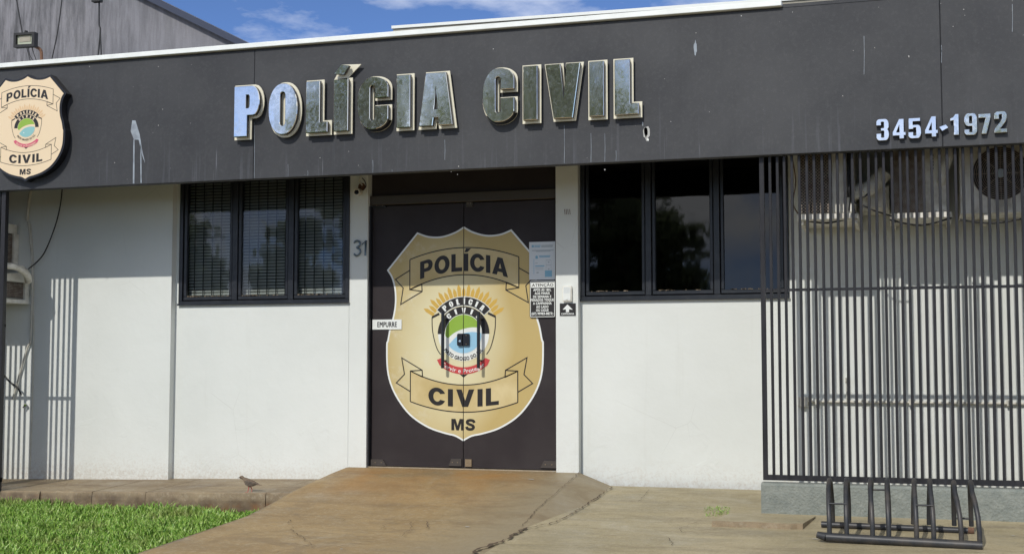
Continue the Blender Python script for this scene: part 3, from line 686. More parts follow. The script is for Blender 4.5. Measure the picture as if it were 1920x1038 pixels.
def _ell(cx, cy, rx, ry, a0, a1, n=26): return [(cx+rx*math.cos(a0+(a1-a0)*k/n), cy+ry*math.sin(a0+(a1-a0)*k/n)) for k in range(n+1)]
def _ribbon(P, w):
    P = [Vector(p) for p in smooth_(P, 5)]; A = []; B_ = []
    for k, p in enumerate(P):
        t = (P[min(k+1, len(P)-1)]-P[max(k-1, 0)]).normalized(); n = Vector((-t.y, t.x)); A.append(tuple(p+n*w/2)); B_.append(tuple(p-n*w/2))
    return A+B_[::-1]
def smooth_(pts, n=6):
    out = []
    for i in range(len(pts)-1):
        p0 = Vector(pts[max(i-1, 0)]); p1 = Vector(pts[i]); p2 = Vector(pts[i+1]); p3 = Vector(pts[min(i+2, len(pts)-1)])
        for k in range(n): t = k/n; q = .5*((2*p1)+(p2-p0)*t+(2*p0-5*p1+4*p2-p3)*t*t+(3*p1-p0-3*p2+p3)*t**3); out.append((q.x, q.y))
    return out+[tuple(pts[-1])]
_t = .27
# wide bold face for the banners: (advance, contours)
GW = {
 'P': (.80, [fillet([(0, 0), (_t, 0), (_t, .33), (.80, .33, .34), (.80, 1, .34), (0, 1)]), fillet([(_t, .54), (.53, .54, .11), (.53, .80, .11), (_t, .80)])]),
 'O': (.96, [_ell(.48, .5, .48, .52, 0, 2*math.pi)[:-1], _ell(.48, .5, .205, .29, 0, 2*math.pi)[:-1]]),
 'L': (.68, [[(0, 0), (.68, 0), (.68, .22), (_t, .22), (_t, 1), (0, 1)]]),
 'I': (_t, [[(0, 0), (_t, 0), (_t, 1), (0, 1)]]),
 'Í': (_t, [[(0, 0), (_t, 0), (_t, 1), (0, 1)], None, [(.03, 1.08), (.22, 1.08), (.44, 1.29), (.12, 1.29)]]),
 'C': (.88, [_ell(.47, .5, .47, .52, math.radians(24), math.radians(336))+_ell(.47, .5, .20, .29, math.radians(326), math.radians(34))]),
 'A': (.98, [[(0, 0), (.29, 0), (.35, .19), (.63, .19), (.69, 0), (.98, 0), (.645, 1), (.335, 1)], [(.41, .39), (.57, .39), (.49, .68)]]),
 'V': (.96, [[(.325, 0), (.635, 0), (.96, 1), (.67, 1), (.48, .36), (.29, 1), (0, 1)]]),
 'M': (1.05, [[(0, 0), (.24, 0), (.24, .64), (.42, 0), (.63, 0), (.81, .64), (.81, 0), (1.05, 0), (1.05, 1), (.70, 1), (.525, .40), (.35, 1), (0, 1)]]),
 'S': (.82, [_ribbon([(.74, .68), (.66, .84), (.43, .895), (.21, .84), (.15, .70), (.26, .575), (.46, .50), (.63, .41), (.68, .27), (.58, .14), (.38, .105), (.17, .16), (.10, .33)], .235)]),
}
GN = {k: (.46 if k not in 'IL' else (.24 if k == 'I' else .38), [[(x*(.46 if k not in 'IL' else (.24 if k == 'I' else .38)), z) for x, z in c] for c in v]) for k, v in GL.items() if k in 'POLICAV'}
GN['Í'] = (.24, GN['I'][1]+[None, [(.04, 1.06), (.17, 1.06), (.30, 1.22), (.12, 1.22)]])
def word(mb, txt, font, gap, y, m, fmap):
    """set the word in unit cap height and pass every outline point through fmap(u 0..1, cap)"""
    W = sum(font[c][0] for c in txt)+gap*(len(txt)-1); x = 0
    for ch in txt:
        adv, cs = font[ch]; groups = [[]]
        for c in cs:
            if c is None: groups.append([])
            else: groups[-1].append(c)
        for g_ in groups: mb.poly([[fmap((x+a)/W, b) for a, b in c] for c in g_], y, None, m)
        x += adv+gap

# shield artwork in metres about its own centre, x to the right and z up
CX, CZ = SEAM, U(869, 620, Y=.07).z
def S(px, py): p = U(px, py, Y=.07); return (p.x-CX, p.z-CZ)
def c6(x, y): return S(680+x/3.243, 320+y/3.243)
def c7(x, y): return S(680+x/3.243, 600+y/3.243)
def mir(pts): return [(-x, z) for x, z in pts]
def smooth(pts, n=6):
    out = []
    for i in range(len(pts)-1):
        p0 = Vector(pts[max(i-1, 0)]); p1 = Vector(pts[i]); p2 = Vector(pts[i+1]); p3 = Vector(pts[min(i+2, len(pts)-1)])
        for k in range(n):
            t = k/n; q = .5*((2*p1)+(p2-p0)*t+(2*p0-5*p1+4*p2-p3)*t*t+(3*p1-p0-3*p2+p3)*t**3); out.append((q.x, q.y))
    return out+[tuple(pts[-1])]
def shield_art(pal, detail=1.0, heavy=1.0, backing=True):
    """returns MB in local metres; layers are 0.6 mm apart towards -y"""
    a = MB(); dy = .0006
    top = smooth([(0, c6(617, 338)[1]), c6(560, 372), c6(480, 398), c6(400, 397), c6(332, 374)])
    side = smooth([c6(147, 605), c6(175, 650), c6(193, 720), c6(196, 800), c6(185, 880), c6(165, 950), c6(150, 1030), c7(143, 150), c7(147, 300), c7(175, 410), c7(230, 510), c7(300, 590), c7(400, 655), c7(500, 690), c7(560, 705), (0, c7(611, 735)[1])], 4)
    left = top+side; outl = left+mir(left)[::-1][1:-1]
    a.outline = outl
    if backing: a.poly([outl], -dy, None, pal['edge']); a.poly([offset_poly(outl, -.014)], -2*dy, None, pal['face'])
    lw = .0085*heavy; Y = -4*dy; ink = pal['ink']
    # upper banner
    xl_, zt, zb = -abs(c6(288, 545)[0]), c6(288, 540)[1], c6(288, 722)[1]; tm, bm_ = c6(617, 467)[1], c6(617, 632)[1]
    def arcq(x0, z0, xm, zm, n=20):  # symmetric parabola through (x0,z0),(0,zm)
        return [(x0+(-2*x0)*i/n, zm+(z0-zm)*((x0+(-2*x0)*i/n)/x0)**2) for i in range(n+1)]
    up = arcq(xl_, zt, 0, tm); lo = arcq(xl_, zb, 0, bm_)
    a.poly([up[::-1]+lo], -3*dy, None, pal['banner'])
    for sg in (1, -1):
        f = (lambda p: (p[0], p[1])) if sg == 1 else (lambda p: (-p[0], p[1]))
        a.stroke([f(p) for p in ((xl_, zt), (xl_, zb), c6(360, 690), c6(362, 733), (xl_, zb))], lw, Y, ink)
        a.stroke([f(p) for p in ((xl_, c6(288, 605)[1]), c6(200, 660), c6(247, 712), c6(232, 812), c6(360, 735))], lw, Y, ink)
    a.stroke(up, lw, Y, ink); a.stroke(lo, lw, Y, ink)
    # lower banner
    xl2, zt2, zb2 = -abs(c7(291, 308)[0]), c7(291, 308)[1], c7(291, 493)[1]; tm2, bm2 = c7(613, 393)[1], c7(613, 558)[1]
    up2 = arcq(xl2, zt2, 0, tm2); lo2 = arcq(xl2, zb2, 0, bm2)
    a.poly([up2[::-1]+lo2], -3*dy, None, pal['banner'])
    for sg in (1, -1):
        f = (lambda p: (p[0], p[1])) if sg == 1 else (lambda p: (-p[0], p[1]))
        a.stroke([f(p) for p in (c7(365, 345), c7(362, 303), (xl2, zt2), (xl2, zb2))], lw, Y, ink)
        a.stroke([f(p) for p in ((xl2, zt2), c7(365, 345))], lw, Y, ink)
        a.stroke([f(p) for p in (c7(362, 303), c7(238, 228), c7(255, 328), c7(205, 380), c7(291, 433))], lw, Y, ink)
    a.stroke(up2, lw, Y, ink); a.stroke(lo2, lw, Y, ink)
    # big words bent along the banners
    def bent(txt, x0, x1, zc, sag, cap, gap):
        word(a, txt, GW, gap, Y-dy, ink, lambda u, b: (x0+u*(x1-x0), zc-sag*(2*u-1)**2+b*cap))
    hx = abs(c6(350, 600)[0]); bent('POLÍCIA', -hx, hx, c6(617, 610)[1], c6(617, 610)[1]-c6(350, 660)[1], (c6(0, 508)[1]-c6(0, 610)[1])*1.02, .11)
    hx = abs(c7(400, 500)[0]); bent('CIVIL', -hx, hx, c7(613, 526)[1], -(c7(400, 508)[1]-c7(613, 526)[1]), (c7(0, 425)[1]-c7(0, 526)[1])*1.02, .17)
    mz, mc = c7(0, 659)[1], c7(0, 591)[1]-c7(0, 659)[1]; m0, m1 = c7(541, 0)[0], c7(685, 0)[0]; mm = (m0+m1)/2
    word(a, 'MS', GW, .13, Y-dy, ink, lambda u, b: (m0-mm+u*(m1-m0), mz+b*mc))
    # emblem
    def e8(x, y): return S(780+x/5.19, 520+y/5.19)
    ex, ez = 0, e8(463, 548)[1]; k = (e8(0, 0)[1]-e8(0, 100)[1])/100
    D = math.radians
    n = 19; pts = []
    ray = []
    for i in range(n):     # sun rays, each its own spike
        t0 = D(-62+124*i/n); t1 = D(-62+124*(i+1)/n); tm_ = (t0+t1)/2; R = (470 if i % 2 == 0 else 440)*k
        a.poly([[(ex+355*k*math.sin(t0+.012), ez+355*k*math.cos(t0+.012)), (ex+R*.94*math.sin(t0+.02), ez+R*.94*math.cos(t0+.02)), (ex+R*1.02*math.sin(tm_), ez+R*1.02*math.cos(tm_)), (ex+R*.94*math.sin(t1-.012), ez+R*.94*math.cos(t1-.012)), (ex+355*k*math.sin(t1-.004), ez+355*k*math.cos(t1-.004))]], -3*dy, None, pal['rays'])
    def ring(r0, r1, a0, a1, y, m_): a.poly([arc(ex, ez, r1*k, D(a0), D(a1), 30)+arc(ex, ez, r0*k, D(a1), D(a0), 30)], y, None, m_)
    # shield outline round the disc
    sh = [e8(228, 352), e8(157, 388), e8(160, 500), e8(178, 600), e8(205, 690), e8(240, 748)]
    for f in (lambda p: p, lambda p: (-p[0], p[1])):
        q = [f(p) for p in sh]; a.stroke(q[:2], .018*heavy, -4*dy, ink); a.stroke(smooth(q[1:], 4), .0075*heavy, -4*dy, ink)
    ring(0, 268, -180, 180, -4*dy, pal['face2'])
    ring(0, 258, 90, 270, -5*dy, pal['wh'])
    ring(268, 360, -50, 50, -6*dy, pal['wh']); ring(274, 354, -49, 49, -7*dy, ink)
    ring(190, 262, -90, 90, -6*dy, ink)
    ring(0, 190, -180, 180, -8*dy, pal['wh'])
    R = 184*k
    gcut = [(-R*.95, ez-.08*R)]
    up_arc = arc(ex, ez, R, D(-96), D(72), 30)
    gc = [(R*.95, ez+.31*R), (R*.5, ez+.34*R), (0, ez+.26*R), (-R*.5, ez+.06*R), (-R*.85, ez-.22*R)]
    a.poly([up_arc+smooth(gc, 4)], -9*dy, None, pal['green'])
    lo_arc = arc(ex, ez, R, D(98), D(232), 30)
    bc = [(-R*.80, ez-.55*R), (-R*.35, ez-.12*R), (.05*R, ez+.04*R), (R*.5, ez+.10*R), (R*.98, ez+.04*R)]
    a.poly([lo_arc+smooth(bc, 4)], -9*dy, None, pal['blue'])
    st = []
    for i in range(10): rr = (.10 if i % 2 == 0 else .04)*R; st.append((-.28*R+rr*math.sin(i*math.pi/5), ez-.52*R+rr*math.cos(i*math.pi/5)))
    a.poly([st], -10*dy, None, pal['star'])
    word(a, 'POLÍCIA', GN, .42, -8*dy, pal['wh'], lambda u, b: (ex+(284*k+b*56*k)*math.sin(D(-41+82*u)), ez+(284*k+b*56*k)*math.cos(D(-41+82*u))))
    word(a, 'CIVIL', GN, .62, -7*dy, pal['wh'], lambda u, b: (ex+(200*k+b*52*k)*math.sin(D(-46+92*u)), ez+(200*k+b*52*k)*math.cos(D(-46+92*u))))
    text_arc(a, 'MATO GROSSO DO SUL', ex, ez, 252*k, D(-52), D(52), 34*k, -9*dy, ink, .05, True)
    # red ribbon
    rb = arc(ex, ez, 318*k, D(180+44), D(180-44), 24)+[e8(463+258, 800)]+arc(ex, ez, 384*k, D(180-39), D(180+39), 24)+[e8(463-258, 800)]
    a.poly([rb], -6*dy, None, pal['red'])
    text_arc(a, 'Servir e Proteger', ex, ez, 372*k, D(-36), D(36), 38*k, -8*dy, pal['wh'], .02, True)
    a.poly([[e8(425, 938), e8(463, 972), e8(505, 938), e8(463, 944)]], -5*dy, None, ink)
    return a
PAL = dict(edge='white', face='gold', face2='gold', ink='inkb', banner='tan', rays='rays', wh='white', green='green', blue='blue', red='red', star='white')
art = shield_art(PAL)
def place(a, cx, y, cz, s=1.0, sx=None):
    r = MB(); r.mats = a.mats; r.f = a.f; r.mi = a.mi; r.sm = a.sm; sx = sx or s
    r.v = [(cx+x*sx, y+yy*s, cz+z*s) for x, yy, z in a.v]; return r
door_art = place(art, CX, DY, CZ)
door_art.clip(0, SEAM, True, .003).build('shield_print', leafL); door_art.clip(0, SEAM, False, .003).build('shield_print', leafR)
# the gold material reads object coordinates; both halves share the building origin

def bar_handle(px, leaf):
    x = U(px, 600, Y=0.0).x; zt = U(px, 584, Y=0.0).z; zb = U(px, 690, Y=0.0).z
    h = MB(); h.tube([(x, -.01, zb), (x, -.01, zt)], .0135, 'black', 12); h.box(x-.002, x+.002, -.0225, -.0212, zb+.01, zt-.01, 'greyp')  # grey strip down the tube front is a painted highlight
    for z in (zb+.06, zt-.06): h.tube([(x, -.01, z), (x, DY, z)], .007, 'steel', 8)
    h.build('handle', leaf)
bar_handle(831, leafL); bar_handle(898, leafR)
lk = [U(857.5, 625, Y=DY-.02), U(880, 648, Y=DY-.02)]
MB().poly([fillet([(lk[0].x, lk[1].z, .012), (SEAM-.003, lk[1].z), (SEAM-.003, lk[0].z), (lk[0].x, lk[0].z, .012)])], DY-.028, DY-.001, 'black').build('lock', leafL)
k_ = MB().poly([fillet([(SEAM+.003, lk[1].z), (lk[1].x, lk[1].z, .012), (lk[1].x, lk[0].z, .012), (SEAM+.003, lk[0].z)])], DY-.024, DY-.001, 'black')
for z in (lk[0].z-.015, lk[1].z+.015): k_.tube([(SEAM+.03, DY-.0265, z), (SEAM+.03, DY-.0235, z)], .0035, 'brass', 8)
k_.build('lock', leafR)
MB().tube([(lk[0].x+.025, DY-.034, (lk[0].z+lk[1].z)/2-.01), (lk[0].x+.025, DY-.027, (lk[0].z+lk[1].z)/2-.01)], .009, 'chrome', 12).build('lock_cylinder', leafL)
def fit(px0, py0, px1, py1, leaf, name, m_, cut=None):
    a_, b_ = U(px0, py0, Y=DY), U(px1, py1, Y=DY); z0 = max(b_.z, DZ0+.001)
    x0, x1 = max(a_.x, DX0+.015), min(b_.x, DX1-.011); c = .35*(x1-x0)
    pts = [(x0, z0), (x1, z0), (x1, a_.z), (x0, a_.z)]
    if cut == 'r': pts = [(x0, z0), (x1, z0), (x1-.01, z0+.4*(a_.z-z0)), (x1-c*.6, a_.z), (x0, a_.z)]
    if cut == 'l': pts = [(x0, z0), (x1, z0), (x1, a_.z), (x0+c*.6, a_.z), (x0+.01, z0+.4*(a_.z-z0))]
    f = MB().poly([pts], DY-.014, DY-.001, m_)
    for q in (.3, .7): f.tube([(x0+(x1-x0)*q, DY-.016, (z0+a_.z)/2), (x0+(x1-x0)*q, DY-.0135, (z0+a_.z)/2)], .004, 'brass', 8)
    f.build(name, leaf)
fit(693, 860, 725, 873, leafL, 'pivot_plate', 'brown', 'r'); fit(842, 859, 866, 873, leafL, 'floor_lock', 'brown', 'l')
fit(873, 860, 885, 874, leafR, 'floor_lock', 'brass'); fit(1014, 863, 1046, 877, leafR, 'pivot_plate', 'brown', 'l')
fit(875, 375, 887, 388, leafR, 'top_patch', 'transom'); fit(694, 381, 726, 390, leafL, 'pivot_plate', 'blackm', 'r')

# ================================================================== SIGN LETTERS
YF = -.982
LET = [('P', 72, 255, 0), ('O', 320, 527, 0), ('L', 590, 745, 0), ('I', 790, 893, 0), ('C', 960, 1182, 0), ('I', 1243, 1340, 0), ('A', 1405, 1647, 0),
       ('C', 325, 553, 1), ('I', 618, 720, 1), ('V', 778, 1030, 1), ('I', 1095, 1200, 1), ('L', 1278, 1450, 1)]
o3 = lambda x, w: (420 if w == 0 else 820)+x/3.845
zt_ = U(440, 161.5, Y=YF).z; zb_ = U(440, 257, Y=YF).z
LH = zt_-zb_; ZB = (zb_+U(820+1280/3.845, 80+522/3.845, Y=YF).z)/2; LH = (LH+(U(1165, 80+130/3.845, Y=YF).z-U(1165, 80+522/3.845, Y=YF).z))/2
desc = ['chrome letter P, first of the large sign', 'chrome letter O, second of the large sign', 'chrome letter L of the first word, before the accented I', 'chrome letter I wearing a tilted acute accent', 'chrome letter C in the first word POLÍCIA', 'plain chrome letter I between C and A', 'chrome letter A ending the first word', 'chrome letter C starting the second word CIVIL', 'chrome letter I between C and V in CIVIL', 'chrome letter V in the word CIVIL', 'chrome letter I between V and the last L', 'chrome letter L ending the sign, above the torn hole']
for (ch, xa, xb, w), ds in zip(LET, desc):
    X0 = U(o3(xa, w), 200, Y=YF).x; X1 = U(o3(xb, w), 200, Y=YF).x; W_ = X1-X0
    t = thing('sign_letter', ((X0+X1)/2, -.9, ZB), ds+', on the dark fascia', 'sign letter', 'large chrome letters on the fascia')
    C_ = [[(X0+x*W_, ZB+z*LH) for x, z in c] for c in GL[ch]]
    MB().poly(C_, YF, YF+.034, 'chrome', True, 'steel', .0035).build('face', t)
    pl_ = offset_poly(C_[0], .017 if ch not in 'CV' else .014)
    MB().poly([pl_], -.936, -.926, 'cream').build('back_plate', t)
    pn = MB(); xs_ = [X0+W_*.25, X1-W_*.12] if W_ > .13 else [X0+W_*.5]
    for zz in (ZB+.05*LH, ZB+.93*LH):
        for xx in ([X0+.2*W_] if ch == 'P' and zz < ZB+.1 else [X0+.35*W_, X0+.5*W_] if ch in 'AV' and False else [X0+.3*W_]): pn.tube([(xx, -.9, zz), (xx, -.95, zz)], .004, 'blackm', 6)
    tag(pn.build('standoff', t), kind='stuff')
    if ch == 'I' and 'accent' in ds:
        f = lambda x, y: (lambda p: (p.x, p.z))(U(420+x/3.845, 90+y/3.845, Y=YF+.01))
        g = lambda x, y: (lambda p: (p.x, p.z))(U(420+x/3.845, 90+y/3.845, Y=-.936))
        MB().poly([[g(800, 222), g(885, 225), g(990, 117), g(850, 122)][::1]], -.936, -.926, 'cream').build('back_plate', t)
        MB().poly([[f(800, 190), f(868, 195), f(908, 130), f(852, 125)]], YF-.004, YF+.028, 'chrome', True, 'steel').build('accent', t)

DIG = [('3', 632, 713, 772, 912, 'first digit of the phone number'), ('4', 738, 822, 772, 900, 'second digit of the phone number, next to the 3'), ('5', 840, 922, 766, 898, 'between the two fours'), ('4', 948, 1032, 755, 888, 'just left of the dash'), ('1', 1113, 1175, 740, 876, 'just right of the dash'), ('9', 1203, 1287, 735, 876, 'between 1 and 7'), ('7', 1297, 1375, 738, 868, 'between 9 and 2'), ('2', 1398, 1480, 722, 860, 'last digit of the phone number')]
nm = {'3': 'three', '4': 'four', '5': 'five', '1': 'one', '9': 'nine', '7': 'seven', '2': 'two'}
for ch, xa, xb, ya, yb, ds in DIG:
    q = lambda x, y: U(1460+x/3.461, y/3.461, Y=-.935)
    X0, X1, Z1_, Z0_ = q(xa, ya).x, q(xb, ya).x, q((xa+xb)/2, ya).z, q((xa+xb)/2, yb).z
    C_ = [[(X0+x*(X1-X0), Z0_+z*(Z1_-Z0_)) for x, z in c] for c in GL[ch]]
    tag(MB().poly(C_, -.935, -.908, 'chrome', True, 'steel', .002).build('sign_digit', base=((X0+X1)/2, -.9, Z0_)), 'small chrome digit '+nm[ch]+', '+ds, 'sign digit', 'phone number digits on the fascia')
q = lambda x, y: (lambda p: (p.x, p.z))(U(1460+x/3.461, y/3.461, Y=-.935))
tag(MB().poly([[q(1042, 826), q(1083, 810), q(1100, 828), q(1062, 850)][::-1]], -.940, -.912, 'chrome', True, 'steel').build('sign_dash', base=U(1460+1070/3.461, 240, Y=-.9)), 'small crooked chrome dash between the digits four and one', 'sign dash')

# badge on the fascia
BX = U(50, 240, Y=-.975).x; ztop = U(50, 142, Y=-.975).z; zbot = U(50, 337, Y=-.975).z
art_top = c6(617, 338)[1]; art_bot = c7(611, 735)[1]; s = (ztop-zbot)/(art_top-art_bot)
sxb = (U(124, 180, Y=-.975).x-BX)/abs(S(724, 640)[0])*.97
PAL2 = dict(edge='inkb', face='peach', face2='peach', ink='inkb', banner='peach', rays='ray2', wh='peach', green='green', blue='teal', red='pink', star='white')
a2 = shield_art(PAL2, heavy=1.0)
BZ = ztop-art_top*s
bd = thing('shield_sign', (BX, -.9, zbot), 'thick black-edged shield sign with cream face at the fascia left end', 'sign')
face = place(a2, BX, -.977, BZ, s, sxb); face.build('face_print', bd)
outl = [(BX+x*sxb, BZ+z*s) for x, z in a2.outline]
MB().poly([offset_poly(outl, .010)], -.975, -.902, 'black').build('light_box', bd)

# ================================================================== THINGS ON THE DOOR AND PILASTERS
def rectpx(x0, y0, x1, y1, Y): a_ = U(x0, y0, Y=Y); b_ = U(x1, y1, Y=Y); return a_.x, b_.x, b_.z, a_.z
# EMPURRE
x0, x1, z0, z1 = rectpx(698.5, 599, 753, 617, DY-.008)
st = thing('push_sticker', ((x0+x1)/2, DY, z0), 'small white EMPURRE sticker on the left door leaf', 'sticker')
MB().box(x0, x1, DY-.009, DY-.007, z0, z1, 'white').build('plate', st)
mb = MB(); text(mb, 'EMPURRE', x0+(x1-x0)*.17, x1-(x1-x0)*.16, z0+(z1-z0)*.25, (z1-z0)*.5, DY-.0098, 'inkb', .05); mb.build('lettering', st)
# paper notice
p4 = lambda x, y, Y=DY-.012: U(970+x/6.108, 440+y/6.108, Y=Y)
def r4(x0, y0, x1, y1, Y=DY-.012): a_ = p4(x0, y0, Y); b_ = p4(x1, y1, Y); return a_.x, b_.x, b_.z, a_.z
x0, x1, z0, z1 = r4(136, 84, 434, 510)
nt = thing('paper_notice', ((x0+x1)/2, DY, z0), 'pale blue paper notice in a sleeve, above the ATENÇÃO sign', 'notice')
MB().box(x0, x1, DY-.013, DY-.011, z0, z1, 'paper').build('sheet', nt)
pr = MB()
def pb_(a, b, c, d, m_, y=DY-.0136):
    X0, X1, Z0, Z1 = r4(a, b, c, d); pr.add([(X0, y, Z0), (X1, y, Z0), (X1, y, Z1), (X0, y, Z1)], [(0, 1, 2, 3)], m_)
pb_(165, 118, 190, 145, 'ltblue'); pb_(196, 120, 268, 128, 'ltblue'); pb_(196, 136, 262, 143, 'ltblue'); pb_(275, 118, 410, 126, 'greyp'); pb_(275, 132, 405, 140, 'greyp'); pb_(168, 176, 416, 180, 'greyp'); pb_(215, 186, 380, 191, 'greyp')
pb_(188, 275, 193, 450, 'ltblue'); pb_(205, 352, 310, 362, 'ltblue'); pb_(205, 320, 235, 326, 'greyp'); pb_(205, 375, 300, 379, 'greyp'); pb_(210, 395, 300, 399, 'greyp'); pb_(220, 425, 245, 440, 'greyp'); pb_(247, 238, 378, 245, 'ltblue'); pb_(250, 252, 372, 258, 'ltblue')
pb_(316, 408, 398, 480, 'ltblue'); pb_(328, 288, 388, 292, 'greyp'); pb_(328, 345, 388, 349, 'greyp'); pb_(328, 292, 331, 406, 'greyp'); pb_(385, 292, 388, 406, 'greyp'); pb_(350, 305, 368, 320, 'greyp'); pb_(352, 385, 368, 398, 'greyp')
a_ = p4(222, 254); pr.poly([arc(a_.x, a_.z, .011, 0, 6.283, 14)], DY-.0136, None, 'ltblue'); pb_(205, 268, 240, 274, 'ltblue')
pr.build('print', nt)
# ATENÇÃO sign
x0, x1, z0, z1 = r4(142, 522, 437, 945)
sg_ = thing('attention_sign', ((x0+x1)/2, DY, z0), 'black ATENÇÃO sign with white border on the right door leaf', 'sign')
def rr(x0, x1, z0, z1, r): return fillet([(x0, z0, r), (x1, z0, r), (x1, z1, r), (x0, z1, r)], 4)
mb = MB().poly([rr(x0, x1, z0, z1, .012)], DY-.014, DY-.009, 'inkb'); mb.build('plate', sg_)
pr = MB(); i_ = .004; pr.poly([rr(x0+i_, x1-i_, z0+i_, z1-i_, .010)], DY-.0146, None, 'white'); i_ = .009
X0, X1, Z0, Z1 = r4(155, 605, 428, 935); pr.poly([rr(x0+i_, x1-i_, z0+i_, z1-i_, .006)], DY-.0152, None, 'inkb')
X0, X1, Z0, Z1 = r4(158, 545, 425, 602); pr.poly([rr(X0, X1, Z0, Z1, .003)], DY-.0158, None, 'white')
h_ = Z1-Z0; text(pr, 'ATENÇÃO', X0+.008, X1-.008, Z0+h_*.22, h_*.52, DY-.0164, 'inkb', .03)
for tx, a, b, yb in (('APÓS ÀS 18H,', 185, 388, 645), ('AOS FINAIS', 200, 372, 684), ('DE SEMANA E', 182, 390, 723), ('FERIADOS TOQUE', 155, 420, 761), ('A CAMPAINHA', 182, 394, 799), ('AO LADO', 218, 358, 838), ('OU LIGUE', 216, 360, 877), ('(67) 99983-0877', 165, 400, 916)):
    A_ = p4(a, yb); B_ = p4(b, yb); text(pr, tx, A_.x, B_.x, A_.z, .0185, DY-.0164, 'white', .06)
A_ = p4(403, 904); pr.poly([arc(A_.x, A_.z, .008, 0, 6.283, 12), arc(A_.x, A_.z, .0055, 6.283, 0, 12)], DY-.0164, None, 'white')
pr.build('lettering', sg_)
# bell
x0, x1, z0, z1 = r4(522, 588, 612, 756, -.03)
bl = thing('door_bell', ((x0+x1)/2, 0, z0), 'white door bell button on the right pilaster', 'door bell')
MB().poly([rr(x0-.004, x1+.006, z0-.006, z1+.004, .012)], -.028, -.003, 'acwhite').build('housing', bl)
b2 = MB().poly([rr(x0+.002, x1-.001, z0+.004, z1-.006, .008)], -.034, -.028, 'white')
for q in range(6): zz = z1-.012-q*.008; b2.box(x0+.008, x1-.008, -.0348, -.0341, zz, zz+.002, 'greyp')
b2.build('cover', bl); MB().box((x0+x1)/2-.008, (x0+x1)/2+.01, -.038, -.0342, z0+.008, z0+.028, 'flash', .002).build('button', bl)
x0, x1, z0, z1 = r4(487, 785, 668, 924, -.006)
bs = thing('arrow_sign', ((x0+x1)/2, 0, z0), 'small black CAMPAINHA sign with white up arrow under the bell', 'sign')
MB().box(x0, x1, -.008, -.003, z0, z1, 'inkb').build('plate', bs)
def q4(x, y): p = p4(x, y, -.009); return (p.x, p.z)
pr = MB().poly([[q4(556, 885), q4(592, 885), q4(592, 852), q4(634, 856), q4(574, 796), q4(518, 856), q4(556, 852)]], -.0086, None, 'white')
A_ = p4(503, 914, -.009); B_ = p4(650, 914, -.009); text(pr, 'CAMPAINHA', A_.x, B_.x, A_.z, .013, -.0086, 'white', .05); pr.build('print', bs)
# 31
def path_px(pts, Y): return [Vector(U(x, y, Y=Y)) for x, y in pts]
o5 = lambda x, y: (320+x/3.707, 320+y/3.707)
def smooth3(pts, n=5):
    P = [Vector(p) for p in pts]; out = []
    for i in range(len(P)-1):
        p0, p1, p2, p3 = P[max(i-1, 0)], P[i], P[i+1], P[min(i+2, len(P)-1)]
        for k in range(n): t = k/n; out.append(.5*((2*p1)+(p2-p0)*t+(2*p0-5*p1+4*p2-p3)*t*t+(3*p1-p0-3*p2+p3)*t**3))
    return out+[P[-1]]
n3 = smooth3(path_px([o5(*p) for p in ((1275, 502), (1285, 490), (1300, 487), (1314, 498), (1313, 520), (1294, 534), (1312, 545), (1318, 566), (1306, 584), (1288, 590), (1275, 578))], -.014))
tag(MB().tube(n3, .0085, 'num', 8).build('house_number', base=U(669, 478, Y=0)), 'chrome house number three on the left pilaster', 'house number', 'house number digits')
n1_ = path_px([o5(*p) for p in ((1330, 512), (1356, 486), (1352, 590))], -.014)
tag(MB().tube(n1_, [.006, .010, .008], 'num', 8).build('house_number', base=U(684, 478, Y=0)), 'chrome house number one on the left pilaster', 'house number', 'house number digits')
# small camera with rusted bracket
c = U(671, 360, Y=-.06)
cm = thing('security_camera', (c.x, 0, c.z), 'small white security camera on a rusty mount, left pilaster top', 'camera')
MB().tube([(c.x, -.085, c.z-.004), (c.x, -.03, c.z+.004)], [.030, .027], 'acwhite', 20).build('housing', cm)
MB().tube([(c.x, -.0875, c.z-.004), (c.x, -.084, c.z-.004)], .020, 'black', 20).build('lens', cm)
mb = MB().tube([(c.x, -.03, c.z), (c.x+.01, -.012, c.z+.045), (c.x+.012, -.004, c.z+.06)], .012, 'rust', 10)
mb.tube([(c.x+.01, -.002, c.z+.05), (c.x+.01, -.008, c.z+.05)], .032, 'rust', 16); mb.build('mount', cm)
mb = MB(); mb.tube(smooth3([(c.x+.02, -.02, c.z+.12), (c.x+.045, -.02, c.z+.09), (c.x+.05, -.012, c.z+.05), (c.x+.03, -.02, c.z+.02)]), .004, 'cable', 6).tube(smooth3([(c.x+.02, -.02, c.z+.15), (c.x-.005, -.02, c.z+.10), (c.x+.02, -.015, c.z+.06)]), .006, 'conduit', 6); mb.build('wire', cm)
# rusty scribble on the right pilaster
mb = MB()
for k, x in enumerate((1058.5, 1061.5, 1064.5, 1068)):
    A_ = U(x, 392, Y=-.0035); B_ = U(x+1, 402, Y=-.0035); mb.stroke([(A_.x, A_.z), (B_.x, B_.z)], .005, -.0030, 'rust')
part(mb, 'rust_mark', 'small rusty marks on the right pilaster')

